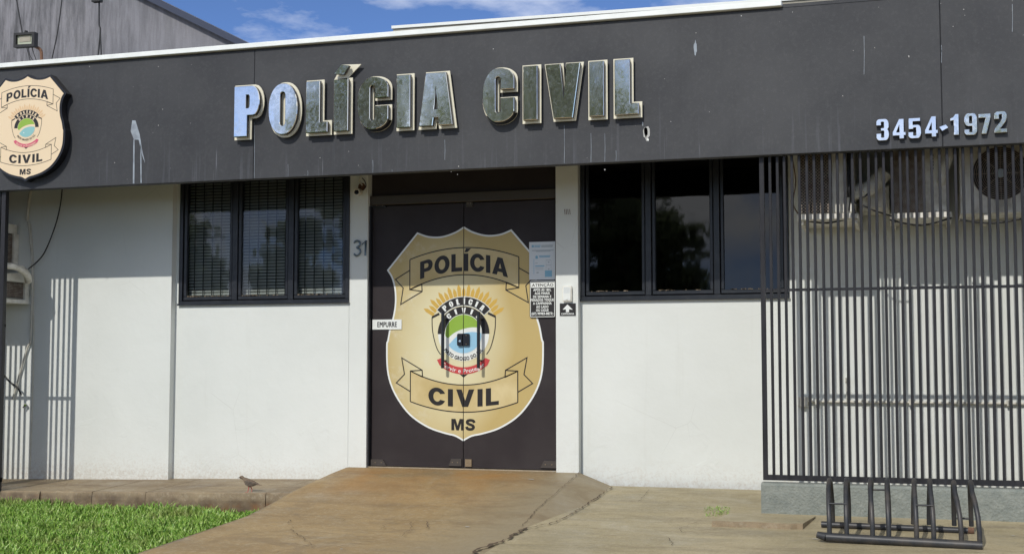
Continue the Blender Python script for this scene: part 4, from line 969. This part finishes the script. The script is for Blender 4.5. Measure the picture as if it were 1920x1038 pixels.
# ================================================================== GRILLES
def grille(name, label, x0, x1, zb, zt, pitch, bw, rail_z, post_w=.032, inner=None, left_post=True, extra=None):
    t = thing(name, (x0, -.825, zb), label, 'grille')
    Y0, Y1 = -.840, -.815
    MB().box(x0, x1, Y0-.003, Y1+.003, zb, zb+.036, 'grille', .002).build('bottom_rail', t)
    MB().box(x0, x1, Y0+.004, Y1-.004, rail_z-.009, rail_z+.009, 'grille').build('middle_rail', t)
    MB().box(x0, x1, Y0, Y1, zt-.03, zt, 'grille').build('top_rail', t)
    return t
gr_px = [1400+x/2.594 for x in (72, 112, 147, 183, 218, 255, 291, 328, 366, 403, 440, 477, 515, 553, 591, 629, 667, 707, 745, 782, 822, 859, 899, 937, 976, 1015, 1053, 1094, 1134, 1175, 1215, 1256, 1297, 1338)]
GX = [U(p, 315, Y=-.84).x for p in gr_px]
while GX[-1] < 4.6: GX.append(GX[-1]+.0500)
gb = U(1913, 911.5, Y=-.84).z
g = grille('steel_grille', 'tall charcoal steel bar grille in front of the air conditioners at right', GX[0]-.016, GX[-1]+.02, gb, 2.45, .05, .02, U(1700, 539.5, Y=-.84).z)
r0 = random.Random(2); first = None
for k, x in enumerate(GX):
    if k == 0: MB().box(x-.016, x+.016, -.844, -.812, gb+.001, 2.44, 'grille', .002).build('post', g); continue
    if first is None:
        first = MB().box(x-.0093, x+.0093, -.843, -.821, gb+.034, 2.43, 'grille', .002).build('bar', g); fx = x
    else:
        o = first.copy(); COL.objects.link(o); o.parent = g; o.location = (x-fx, r0.uniform(-.001, .001), 0); o.rotation_euler = (0, r0.uniform(-.0009, .0009), 0)
# left grille (post seen at the frame edge, the rest beyond it)
px_r = -7.046; gl_b = -.21
g2 = grille('steel_grille', 'dark steel grille end post at the left edge, standing by the walkway', -9.6, px_r, -.02, 2.45, .05, .02, U(115, 746, Y=-.07).z+.81*.755)
MB().box(px_r-.042, px_r, -.862, -.820, gl_b, 2.44, 'grille', .002).build('post', g2)
first = None; xx = px_r-.075
BARS = []
while xx > -9.5:
    BARS.append(xx); xx -= .0545
pw0, pw1 = U(58, 700, Y=-.07).x-.755*TA, U(90, 700, Y=-.07).x-.755*TA
for x in BARS:
    if pw0-.02 < x < pw1+.02: continue
    if first is None: first = MB().box(x-.0105, x+.0105, -.846, -.818, .0, 2.43, 'grille').build('bar', g2); fx = x
    else: o = first.copy(); COL.objects.link(o); o.parent = g2; o.location = (x-fx, 0, 0)
MB().box(pw0, pw1, -.90, -.815, gl_b, 2.44, 'grille').build('post', g2)
# kerb wall under the right grille
KX0 = U(1427, 930, Y=-.95).x; KZ = U(1600, 909.5, Y=-.95).z
mb = MB(); n = 60; r0 = random.Random(5); V = []
for k in range(n+1):
    x = KX0+(5.2-KX0)*(k/n)**1.2; j = r0.uniform(-.004, .004)
    V += [(x, -.80, -.2), (x, -.80, KZ-.002), (x, -.935, KZ+r0.uniform(-.003, .002)), (x, -.95+j*.3, KZ-.014), (x, -.952+j, KZ-.08), (x, -.950+r0.uniform(-.004, .004), -.055), (x, -.965, -.09)]
mb.add(V, [(k*7+q, k*7+q+1, k*7+q+8, k*7+q+7) for k in range(n) for q in range(6)]+[(6, 5, 4, 3, 2, 1, 0)], 'kerb')
tag(mb.build('kerb_wall', base=(KX0, -.95, -.07)), 'low grey painted kerb wall carrying the right grille', 'kerb wall')

# ================================================================== AIR CONDITIONERS
def lattice(mb, x0, x1, z0, z1, y, step, w, m_):
    s_ = step
    for sgn in (1, -1):
        c0 = (x0-z1 if sgn == 1 else x0+z0); c1 = (x1-z0 if sgn == 1 else x1+z1); c = c0
        while c < c1:
            # line x = c + sgn*z clipped to the rectangle
            za, zb2 = z0, z1
            xa_, xb_ = c+sgn*za, c+sgn*zb2
            lo, hi = z0, z1
            if sgn == 1: lo = max(lo, x0-c); hi = min(hi, x1-c)
            else: lo = max(lo, c-x1); hi = min(hi, c-x0)
            if hi-lo > .004: mb.add([(c+sgn*lo-w, y, lo), (c+sgn*lo+w, y, lo), (c+sgn*hi+w, y, hi), (c+sgn*hi-w, y, hi)], [(0, 1, 2, 3)], m_)
            c += s_
def ac_window(x0, x1, Y, z0, z1, label, mesh_frac, step):
    t = thing('air_conditioner', ((x0+x1)/2, .08, z0), label, 'air conditioner', 'air conditioners behind the right grille')
    MB().box(x0+.01, x1-.005, Y+.012, .078, z0+.02, z1, 'acwhite', .01).build('casing', t)
    xm = x0+(x1-x0)*mesh_frac
    MB().box(x0+.016, xm, Y+.006, Y+.0118, z0+.026, z1-.01, 'acdark').build('fins', t)
    l_ = MB(); lattice(l_, x0+.016, xm, z0+.026, z1-.01, Y-.002, step, .0022, 'acmesh'); tag(l_.build('guard', t), kind='stuff')
    tr = MB(); n = 10; dz = .022
    out_ = fillet([(x0-.01, .07), (x0-.01, Y-.02, .05), (x1+.02, Y-.02, .05), (x1+.02, .07)], 6)
    nn = len(out_); tr.add([(x, y, z0+.018) for x, y in out_]+[(x, y, z0-.018) for x, y in out_], [tuple(range(nn)), tuple(range(nn, 2*nn))[::-1]]+[(i, i+nn, (i+1) % nn+nn, (i+1) % nn) for i in range(nn)], 'acwhite'); tr.build('tray', t)
    for xx in (x0+.02, x1+.0): MB().box(xx-.012, xx+.012, Y+.02, .075, z0-.048, z0-.02, 'acwhite').build('bracket', t)
    return t
Y1_ = -.53; ax0, ax1 = U(1497, 400, Y=Y1_).x, U(1604, 400, Y=Y1_).x; az = U(1550, 406, Y=Y1_).z
t1 = ac_window(ax0, ax1, Y1_, az, 2.50, 'white air conditioner with honeycomb guard, left one behind the right grille', .60, .022)
MB().box(ax0+(ax1-ax0)*.86, ax1-.01, Y1_-.004, Y1_+.011, az+.13, 2.48, 'acdark').build('terminal_cover', t1)
Y2_ = -.43; bx0, bx1 = U(1670, 400, Y=Y2_).x, U(1780, 400, Y=Y2_).x; bz = U(1720, 404, Y=Y2_).z
t2 = ac_window(bx0, bx1, Y2_, bz, 2.50, 'air conditioner with fine dark mesh and bulging white cover, middle one at right', .55, .011)
xx0 = bx0+(bx1-bx0)*.80
MB().tube(smooth3([(xx0+.06, Y2_+.02, 2.46), (xx0+.075, Y2_-.01, 2.36), (xx0+.045, Y2_-.02, 2.26), (xx0+.03, Y2_+.0, 2.16)]), [.03]+[.036]*9+[.03]*5+[.02], 'acwhite', 12).build('pipe_cover', t2)
pr = MB(); 
for q in range(5): pr.box(xx0-.035, xx0-.018, Y2_+.0100, Y2_+.0116, 2.36-q*.022, 2.372-q*.022, 'bluetrim')
pr.build('label_print', t2)
# split condenser with round fan guard
Y3_ = -.40; cx0 = U(1801, 400, Y=Y3_).x; cz0 = U(1860, 399, Y=Y3_).z; fc = U(1876, 325, Y=Y3_); fr = abs(U(1930, 325, Y=Y3_).x-fc.x)*1.0
t3 = thing('air_conditioner', (fc.x, .08, cz0), 'condenser with a round fan guard of concentric rings at the right edge', 'air conditioner', 'air conditioners behind the right grille')
ring_o = arc(fc.x, fc.z, fr, 0, 2*math.pi, 48)[:-1]
MB().poly([[(cx0, cz0), (cx0+.82, cz0), (cx0+.82, 2.553), (cx0, 2.553)], ring_o], Y3_, Y3_+.02, 'acwhite').box(cx0, cx0+.82, Y3_+.021, .02, cz0, 2.553, 'acwhite').build('casing', t3)
MB().poly([arc(fc.x, fc.z, fr*1.02, 0, 2*math.pi, 40)[:-1]], Y3_+.0195, None, 'acdark').build('fan_recess', t3)
gd = MB()
k = .018
while k < fr:
    gd.tube([(fc.x+k*math.sin(a), Y3_-.006, fc.z+k*math.cos(a)) for a in np.linspace(0, 2*math.pi, 41)], .0016, 'acmesh', 5, False); k += .0125
for a in np.linspace(0, 2*math.pi, 9)[:-1]: gd.tube([(fc.x, Y3_-.008, fc.z), (fc.x+fr*math.sin(a), Y3_-.006, fc.z+fr*math.cos(a))], .002, 'acmesh', 5)
tag(gd.build('guard', t3), kind='stuff')
MB().tube([(fc.x, Y3_-.012, fc.z), (fc.x, Y3_-.004, fc.z)], .030, 'greyp', 20).build('badge_disc', t3)
for xx in (cx0+.17, cx0+.62): MB().box(xx-.02, xx+.02, Y3_+.0, .075, cz0-.045, cz0-.005, 'acwhite').build('bracket', t3)
# duct between the two units
d0 = U(1600, 352, Y=-.35); d1 = U(1668, 322, Y=-.35)
MBd = MB().tube(smooth3([(ax1-.03, -.33, 2.14), (ax1+.09, -.33, 2.17), (bx0-.03, -.33, 2.28)]), .055, 'acwhite', 14).box(ax1+.02, bx0-.01, -.25, .07, 2.02, 2.20, 'acwhite', .02)
tag(MBd.build('air_duct', base=((ax1+bx0)/2, -.2, 2.1)), 'grey duct and box linking the left and middle air conditioners', 'duct')
mb = MB()
for k, (p, q_, r_) in enumerate(((( 1594, 300), (1590, 350), (1604, 400)), ((1588, 300), (1596, 340), (1592, 395)), ((1600, 320), (1592, 360), (1608, 385)), ((1618, 385), (1640, 395), (1672, 405)), ((1611, 372), (1622, 368), (1630, 360)))):
    mb.tube(smooth3([U(*p, Y=-.62), U(*q_, Y=-.64), U(*r_, Y=-.60)]), .006, 'cable', 6)
tag(mb.build('wire_bundle', base=U(1596, 390, Y=-.6)), 'tangle of black wires beside the left air conditioner', 'wires')
mb = MB().tube(smooth3([U(1486, 300, Y=-.05), U(1492, 340, Y=-.05), U(1487, 380, Y=-.05), U(1496, 400, Y=-.1)]), .005, 'rust', 6)
tag(mb.build('brown_wire', base=U(1490, 400, Y=-.05)), 'thin brown wire hanging left of the honeycomb air conditioner', 'wire')
for a_, b_, s_, ds in ((1500, 1600, .03, 'under the left air conditioner with the honeycomb guard'), (1668, 1785, .045, 'under the middle air conditioner behind the right grille'), (1800, 1925, .03, 'under the condenser with the round fan')):
    A_ = U(a_, 412, Y=-.42); B_ = U(b_, 408, Y=-.42); tag(MB().tube(smooth3([A_, (A_+B_)/2+Vector((0, 0, -s_)), B_]), .007, 'cable', 6).build('drain_hose', base=A_), 'thin black hose sagging '+ds, 'hose', 'hoses under the right air conditioners')
# conduit on the right wall
zc = U(1700, 755, Y=.05).z; cx = U(1497, 755, Y=.05).x
cd = thing('wall_conduit', (cx, .06, zc), 'white horizontal conduit with clips on the wall behind the right grille', 'conduit')
MB().tube([(cx+.02, .055, zc+.006), (4.8, .055, zc-.01)], .010, 'conduit', 10).build('pipe', cd)
MB().box(cx, cx+.07, .03, .078, zc-.035, zc+.04, 'conduit', .004).build('junction_box', cd)
for q in range(12): MB().box(cx+.12+q*.33, cx+.145+q*.33, .038, .078, zc-.014, zc+.024, 'conduit').build('clip', cd)
A_ = U(1588, 700, Y=.05); MB().tube([(A_.x, .06, zc+.01), (A_.x, .06, zc+.16)], .009, 'conduit', 8).box(A_.x-.014, A_.x+.014, .04, .078, zc+.15, zc+.18, 'conduit').build('riser', cd)

# left air conditioners
def ac_left(xr, z0, z1, label, hood):
    t = thing('air_conditioner', (xr-.3, -.07, z0), label, 'air conditioner', 'air conditioners at the left edge')
    MB().box(xr-.6, xr-.012, -.50, -.075, z0+.03, z1, 'acwhite', .01).build('casing', t)
    MB().box(xr-.0118, xr-.006, -.49, -.10, z0+.035, z1-.01, 'acdark').build('fins', t)
    l_ = MB()
    y_ = -.485
    for q in range(29): l_.box(xr-.0055, xr-.003, -.487+q*.013, -.485+q*.013, z0+.04, z1-.015, 'acmesh')
    z_ = z0+.05
    while z_ < z1-.02: l_.box(xr-.0050, xr-.0034, -.488, -.105, z_, z_+.002, 'acmesh'); z_ += .014
    tag(l_.build('guard', t), kind='stuff')
    h = MB(); n = 12; V = []
    for k in range(n+1):
        a = k/n*math.pi*.5; V += [(xr-.62, -.09-.46*math.sin(a)*1.0, z1+.0+.075*math.cos(a)), (xr+.02*hood, -.09-.46*math.sin(a), z1+.075*math.cos(a))]
    V += [(xr-.62, -.09, z1-.01), (xr+.02*hood, -.09, z1-.01)]
    m_ = len(V)//2; F = [(2*i, 2*i+1, 2*i+3, 2*i+2) for i in range(m_-1)]+[tuple(range(1, 2*m_, 2)), (0, 1, 2*m_-1, 2*m_-2)]
    h.add(V, F, 'acwhite'); h.build('hood', t)
    tr = MB().box(xr-.63, xr+.015, -.53, -.075, z0-.012, z0+.022, 'acwhite', .008); tr.build('tray', t)
    MB().box(xr-.006, xr+.012, -.14, -.075, z0+.02, z1-.01, 'acwhite').build('bracket', t)
xr_u = U(30, 470, Y=-.12).x; xr_l = U(50, 560, Y=-.10).x
zu0 = U(25, 498, Y=-.3).z; zu1 = U(25, 432, Y=-.3).z; zl0 = U(45, 567, Y=-.12).z; zl1 = zu0-.13
ac_left(xr_u-.02, zu0+.0, zu1, 'upper air conditioner with a curved white top behind the left post', 0)
ac_left(xr_l, zl0, zl1, 'lower air conditioner with dark mesh side and white tray behind the left post', 1)
mb = MB().tube(smooth3([U(-20, 500, Y=-.62), U(14, 498, Y=-.56), U(36, 503, Y=-.42), U(50, 515, Y=-.30), U(53, 526, Y=-.20)]), [.028]*11+[.032]*10, 'acwhite', 12)
# conduits and cables at left
def px3(pts, Y): return smooth3([U(x, y, Y=Y) for x, y in pts])
tag(mb.build('drain_pipe', base=U(40, 510, Y=-.3)), 'curved white pipe bending over the lower left air conditioner', 'pipe')
tag(MB().tube(px3([(60, 345, ), (56, 365), (52, 395), (51, 413)], -.10), .014, 'conduit', 10).tube(px3([(53, 415), (57, 450), (60, 490), (60, 560), (59, 600), (57, 640), (52, 650), (40, 690), (24, 748)], -.09), .009, 'conduit', 8).build('wall_conduit', base=U(58, 640, Y=-.07)), 'white cable conduit running down the left wall corner', 'conduit')
tag(MB().tube(px3([(57, 420), (62, 490), (63, 600), (62, 700), (59, 800), (56, 880)], -.083), .006, 'conduit', 6).build('wall_pipe', base=U(60, 880, Y=-.07)), 'thin white pipe beside the conduit down to the walkway', 'pipe')
tag(MB().tube(px3([(117, 350), (113, 385), (103, 425), (85, 470), (70, 490), (53, 504)], -.12), .0055, 'cable', 8).build('black_cable', base=U(85, 470, Y=-.1)), 'black cable drooping across the left wall under the fascia', 'cable')
tag(MB().tube(px3([(-5, 696), (8, 704), (20, 717), (33, 726), (40, 740)], -.13), .008, 'cable', 8).build('black_cable', base=U(20, 717, Y=-.1)), 'short black cable end hanging at the left post', 'cable')
tag(MB().tube([U(47, 757, Y=-.075), U(47, 759, Y=-.11)], .012, 'chrome', 10).tube([U(47, 758, Y=-.10), U(43, 764, Y=-.11)], .006, 'steel', 8).build('wall_tap', base=U(47, 760, Y=-.07)), 'small metal tap on the left wall below the cable end', 'tap')

# ================================================================== BIKE RACK
zfr = lambda Y: gz(0, Y)
YR0, YR1 = -1.93, -1.42
f0 = U(1532, 1003, Y=YR0).x; f1 = U(1841, 1003, Y=YR0).x; b0 = U(1540, 975, Y=YR1).x; b1 = U(1824, 975, Y=YR1).x
rk = thing('bike_rack', ((f0+f1)/2, -1.7, zfr(-1.7)), 'dark steel bicycle rack with eight hoops standing before the kerb wall', 'bike rack')
rr_ = .026
zf0 = zfr(YR0)+rr_+.004; zf1 = zf0-.012; zr_ = zfr(YR1)+.0165+.004
MB().tube([(f0+.05, YR0, zf0+.002), (f0+.12, YR0, zf0), (f1, YR0-.02, zf1)], rr_, 'steel', 16).tube([(f0, YR0+.01, zf0+.012), (f0+.05, YR0, zf0+.002)], [.019, rr_], 'steel', 16, False).tube([(f0+.012, YR0+.008, zf0+.010), (f0+.016, YR0+.008, zf0+.010)], .0155, 'rust', 14).build('rail', rk)
MB().tube([(b0, YR1, zr_), (b1, YR1-.02, zr_-.006)], .019, 'steel', 16).tube([(b1-.03, YR1-.021, zr_-.004), (b1+.004, YR1-.021, zr_-.005)], .020, 'rust', 14).build('rail', rk)
# px of (front foot, top, rear foot)
HO = [((352, 937), (352, 712), (366, 877)), ((425, 937), (425, 710), (435, 877)), ((535, 940), (527, 712), (524, 880)), ((604, 942), (597, 713), (606, 880)), ((722, 945), (711, 714), (708, 885)), ((795, 948), (778, 715), (775, 888)), ((912, 950), (880, 722), (882, 893)), ((990, 953), (952, 722), (955, 897))]
o9 = lambda p: (1400+p[0]/2.267, 580+p[1]/2.267)
tops = []
for (a_, b_, c_) in HO:
    F_ = U(*o9(a_), Y=YR0); T_ = U(*o9((b_[0], b_[1]+10)), Y=-1.66); R__ = U(*o9(c_), Y=YR1)
    Zt = T_.z; up1 = Vector((F_.x*.35+T_.x*.65, YR0+.07, zf0+(Zt-zf0)*.72))
    pts = [Vector((F_.x, YR0, zf0+.01)), Vector((F_.x, YR0, zf0+.06)), Vector((F_.x*.8+T_.x*.2, YR0+.012, zf0+(Zt-zf0)*.45)), up1]
    for q in range(7):
        a = math.radians(155-q*125/6); pts.append(Vector((T_.x, -1.66+.14*math.cos(a), Zt-.075+.075*math.sin(a))))
    pts += [Vector((R__.x*.7+T_.x*.3, YR1-.012, zr_+(Zt-zr_)*.45)), Vector((R__.x, YR1, zr_+.02))]
    MB().tube(pts, .0142, 'steel', 12).build('hoop', rk); tops.append((F_, T_, R__, Zt))
for i, (fr_, y_) in zip((0, 2, 4, 6), ((.62, YR0), (.75, YR1), (.62, YR0), (.25, YR1))):
    A_, B_ = tops[i], tops[i+1]; xa_ = (A_[0].x if y_ == YR0 else A_[2].x); xb_ = (B_[0].x if y_ == YR0 else B_[2].x); Zt = A_[3]
    z_ = zf0+(Zt-zf0)*fr_; yy = y_+(.05 if y_ == YR0 else -.03)*fr_
    MB().tube([(xa_, yy, z_), (xb_, yy, z_)], .0055, 'steel', 8).build('cross_bar', rk)

# ================================================================== GROUND DOVE
fb = hit(467, 927, lambda x, y: sz(x, y)); fb.y = min(fb.y, -.78); fb = Vector((U(467, 925, Y=-.79).x, -.79, sz(-5, -.79)))
bd2 = thing('bird', fb, 'small brown ground dove walking left on the walkway edge', 'bird')
bx, by, bz_ = fb
spine = [(-.088, .112, .001, .001), (-.082, .112, .006, .006), (-.072, .114, .0125, .0125), (-.060, .114, .0145, .0145), (-.050, .107, .0135, .0135), (-.042, .097, .0165, .018), (-.030, .087, .023, .025), (-.012, .078, .029, .030), (.010, .072, .029, .028), (.030, .068, .023, .021), (.048, .066, .015, .012), (.065, .064, .012, .0055), (.090, .060, .011, .003), (.102, .058, .009, .002)]
mb = MB(); V = []; n = 14
for x, z, ry, rz2 in spine:
    for k in range(n): a = 2*math.pi*k/n; V.append((bx+x, by+ry*math.cos(a), bz_+z+rz2*math.sin(a)))
mb.add(V, [(i*n+k, i*n+(k+1) % n, (i+1)*n+(k+1) % n, (i+1)*n+k) for i in range(len(spine)-1) for k in range(n)], 'bird', True); mb.add(V[-n:], [tuple(range(n))], 'bird'); mb.build('body', bd2)
MB().tube([(bx-.083, by, bz_+.111), (bx-.101, by, bz_+.107)], [.003, .0008], 'cable', 6).build('beak', bd2)
for s_ in (-1, 1):
    w = MB(); P = [(-.026, .088), (-.008, .096), (.018, .090), (.050, .078), (.084, .066), (.060, .058), (.030, .050), (.000, .052), (-.020, .062)]
    cen = (bx+.012, by+s_*.0325, bz_+.074)
    V = [cen]+[(bx+x, by+s_*(.0295 if x < .03 else .019 if x < .06 else .009), bz_+z) for x, z in P]; m_ = len(P)
    w.add(V, [(0, i+1, (i+1) % m_+1) for i in range(m_)], 'wing', True); w.build('wing', bd2)
    MB().tube([(bx+.004, by+s_*.010, bz_+.048), (bx+.010+.010*s_, by+s_*.010, bz_+.024), (bx+.004+.012*s_, by+s_*.010, bz_+.003)], [.006, .0028, .0024], 'leg', 8).tube([(bx+.004+.012*s_, by+s_*.010, bz_+.003), (bx-.014+.012*s_, by+s_*.012, bz_+.002)], .002, 'leg', 6).tube([(bx+.004+.012*s_, by+s_*.010, bz_+.003), (bx-.010+.012*s_, by+s_*.020, bz_+.002)], .002, 'leg', 6).tube([(bx+.004+.012*s_, by+s_*.010, bz_+.003), (bx+.014+.012*s_, by+s_*.010, bz_+.002)], .002, 'leg', 6).build('leg', bd2)
    MB().tube([(bx-.068, by+s_*.0120, bz_+.117), (bx-.068, by+s_*.0142, bz_+.117)], .0022, 'black', 8).build('eye', bd2)

# ================================================================== NEIGHBOUR BUILDING AND ROOF-TOP ITEMS
NY = 5.0
g1 = U(455, 86, Y=NY); g0 = U(278, -1, Y=NY); slp = (g0.z-g1.z)/(g0.x-g1.x)
nb = thing('neighbour_building', (g1.x-8, NY, 0), 'taller neighbouring building with a black-stained grey gable wall', 'building')
def gzz(x): return g1.z+slp*(x-g1.x)
xl9 = g1.x-18; xpk = g1.x-9
MB().add([(xl9, NY, -1), (g1.x+3, NY, -1), (g1.x+3, NY, gzz(g1.x+3)), (xpk, NY, gzz(xpk)), (xl9, NY, gzz(xpk)-2)], [(0, 1, 2, 3, 4)], 'stained').build('gable_wall', nb)
MB().box(g1.x+2.9, g1.x+3, NY+.01, NY+15, -1, gzz(g1.x+3)-.1, 'stained').build('side_wall', nb)
P = []
for x in (g1.x+3.2, xpk):
    z = gzz(x); P += [(x, NY-.10, z-.02), (x, NY-.10, z+.07), (x, NY+15, z+.07), (x, NY+15, z-.02)]
MB().add(P, [(0, 1, 5, 4), (1, 2, 6, 5), (0, 4, 7, 3)], 'bluetrim').build('roof_edge', nb)
# floodlight on a bent pipe above the fascia
FY = -.72
fx0, fx1, fz0, fz1 = rectpx(33, 65, 71, 88.5, FY)
fl = thing('floodlight', ((fx0+fx1)/2, FY, fz0), 'small black LED floodlight above the fascia at top left', 'floodlight')
MB().poly([[(fx0, fz0), (fx1, fz0-.004), (fx1, fz1-.004), (fx0, fz1)], [(fx0+.022, fz0+.022), (fx1-.026, fz0+.018), (fx1-.026, fz1-.022), (fx0+.022, fz1-.020)]], FY-.05, FY, 'blackm').build('housing', fl)
MB().box(fx0+.01, fx1-.01, FY-.028, FY-.02, fz0+.01, fz1-.01, 'lens').build('reflector', fl)
MB().box(fx0+.045, fx1-.05, FY-.032, FY-.0285, fz0+.045, fz1-.028, 'beige').build('diode_panel', fl)
MB().tube([((fx0+fx1)/2-.005, FY-.02, fz1), ((fx0+fx1)/2, FY-.02, fz1+.02)], .014, 'blackm', 8).build('bracket', fl)
MB().tube(smooth3([(fx1-.04, FY+.02, fz0+.01), (fx1+.0, FY+.02, fz0-.01), (fx1+.022, FY+.02, fz0-.05), (fx1+.024, FY+.02, fz0-.16)]), .013, 'rust', 10).build('bent_pipe', fl)
mb = MB()
for pts in ([(50, 88), (53, 100), (57, 116)], [(53, 88), (56, 104), (63, 115)], [(60, 88), (63, 100), (68, 113)]): mb.tube(px3(pts, FY), .0035, 'cable', 6)
mb.build('wire', fl)
tag(MB().tube([U(22, -60, Y=FY), U(31, 0, Y=FY), U(42, 64, Y=FY)], .006, 'cable', 8).build('black_cable', base=U(42, 64, Y=FY)), 'black cable running up from the floodlight', 'cable')
tag(MB().tube(px3([(120, -50), (116, 0), (108, 60), (97, 112)], -.65), .005, 'cable', 8).build('black_cable', base=U(97, 112, Y=-.65)), 'thin black cable right of the floodlight', 'cable')
tag(MB().tube(px3([(186, 0), (186, 45), (188, 58), (184, 106)], -.5), .007, 'cable', 8).tube(px3([(188, 55), (190, 106)], -.5), .006, 'cable', 8).box(U(178, 0, Y=-.5).x, U(193, 0, Y=-.5).x, -.55, -.50, U(185, 6, Y=-.5).z, U(185, -14, Y=-.5).z, 'blackm').build('cable_drop', base=U(186, 106, Y=-.5)), 'black box with twin cables dropping behind the fascia', 'cable')

# ================================================================== ACROSS THE STREET (mirrored in glass and chrome)
def tree(x, y, h, r, label, seed):
    q = random.Random(seed); z0 = -.58
    t = thing('tree', (x, y, z0), label, 'tree', 'trees across the street')
    tk = MB().tube([(x, y, z0), (x+.1, y, z0+h*.3), (x-.1, y+.1, z0+h*.55), (x, y, z0+h*.8)], [.24, .18, .12, .05], 'bark', 10)
    for k in range(7):
        a = q.uniform(0, 6.28); tk.tube([(x, y, z0+h*q.uniform(.3, .5)), (x+r*.5*math.cos(a), y+r*.5*math.sin(a), z0+h*q.uniform(.55, .8))], [.09, .03], 'bark', 6)
    tk.build('trunk', t)
    g_ = np.random.default_rng(seed); N = 4000; nc = 60
    cc = g_.normal(0, 1, (nc, 3)); cc /= np.linalg.norm(cc, axis=1)[:, None]; cc *= (g_.random(nc)**.4)[:, None]*np.array([r*.8, r*.8, h*.30]); cc += np.array([x, y, z0+h*.66])
    ix = g_.integers(0, nc, N); p = cc[ix]+g_.normal(0, 1, (N, 3))*np.array([.42, .42, .30])*r*.33
    s_ = g_.uniform(.09, .20, N)[:, None]; u_ = g_.normal(0, 1, (N, 3)); u_ /= np.linalg.norm(u_, axis=1)[:, None]; v_ = np.cross(u_, g_.normal(0, 1, (N, 3))); v_ /= np.linalg.norm(v_, axis=1)[:, None]
    V = np.stack([p-u_*s_, p-v_*s_*.5, p+u_*s_, p+v_*s_*.5], 1).reshape(-1, 3)
    me = bpy.data.meshes.new('crown'); off = np.array([x, y, z0]); me.from_pydata((V-off).tolist(), [], [(4*i, 4*i+1, 4*i+2, 4*i+3) for i in range(N)]); me.materials.append(M['leaf'])
    o = bpy.data.objects.new('crown', me); COL.objects.link(o); o.parent = t
tree(-7.0, -21, 10.8, 1.9, 'slim dark green tree across the street, mirrored in the word CIVIL', 3)
tree(-9.2, -22, 11.4, 2.6, 'dense green tree across the street, mirrored in the middle chrome letters', 4)
tree(-12.6, -20.5, 10.4, 2.1, 'loose green tree across the street, mirrored in the first chrome letters', 6)
tree(-14.6, -19.4, 5.4, 1.2, 'small low tree across the street, mirrored in the right pane of the blinds window', 8)
tree(-17.4, -19.0, 5.6, 1.2, 'small round tree across the street, mirrored in the middle pane of the blinds window', 9)
tree(-5.6, -17.6, 5.4, 1.6, 'young leafy tree across the street, mirrored in the dark tinted window', 12)
tree(2.6, -24, 8, 2.4, 'green tree across the street to the right', 5)
hs = thing('house', (-19, -25, -.58), 'pale low house across the street, mirrored in the left window', 'house')
MB().box(-27, -13.6, -30, -25, -.58, 2.3, 'houseA').build('wall', hs); MB().box(-27.3, -13.3, -30.3, -24.6, 2.302, 2.45, 'tile').build('roof', hs)
for x in (-23, -20, -15.4): MB().box(x, x+1.4, -24.99, -24.95, .6, 1.8, 'black').build('window', hs)
hedge = thing('hedge', (0, -19, -.58), 'long dark green hedge across the street', 'hedge')
g_ = np.random.default_rng(2); N = 16000; p = np.c_[g_.uniform(-14, 20, N), g_.normal(-19, .35, N), -.58+1.5*g_.random(N)**.7*(1+.15*np.sin(np.arange(N)))]
s_ = g_.uniform(.06, .13, N)[:, None]; u_ = g_.normal(0, 1, (N, 3)); u_ /= np.linalg.norm(u_, axis=1)[:, None]; v_ = np.cross(u_, g_.normal(0, 1, (N, 3))); v_ /= np.linalg.norm(v_, axis=1)[:, None]
V = np.stack([p-u_*s_, p-v_*s_*.6, p+u_*s_, p+v_*s_*.6], 1).reshape(-1, 3)-np.array([0, -19, -.58])
me = bpy.data.meshes.new('foliage'); me.from_pydata(V.tolist(), [], [(4*i, 4*i+1, 4*i+2, 4*i+3) for i in range(N)]); me.materials.append(M['leaf'])
o = bpy.data.objects.new('foliage', me); COL.objects.link(o); o.parent = hedge
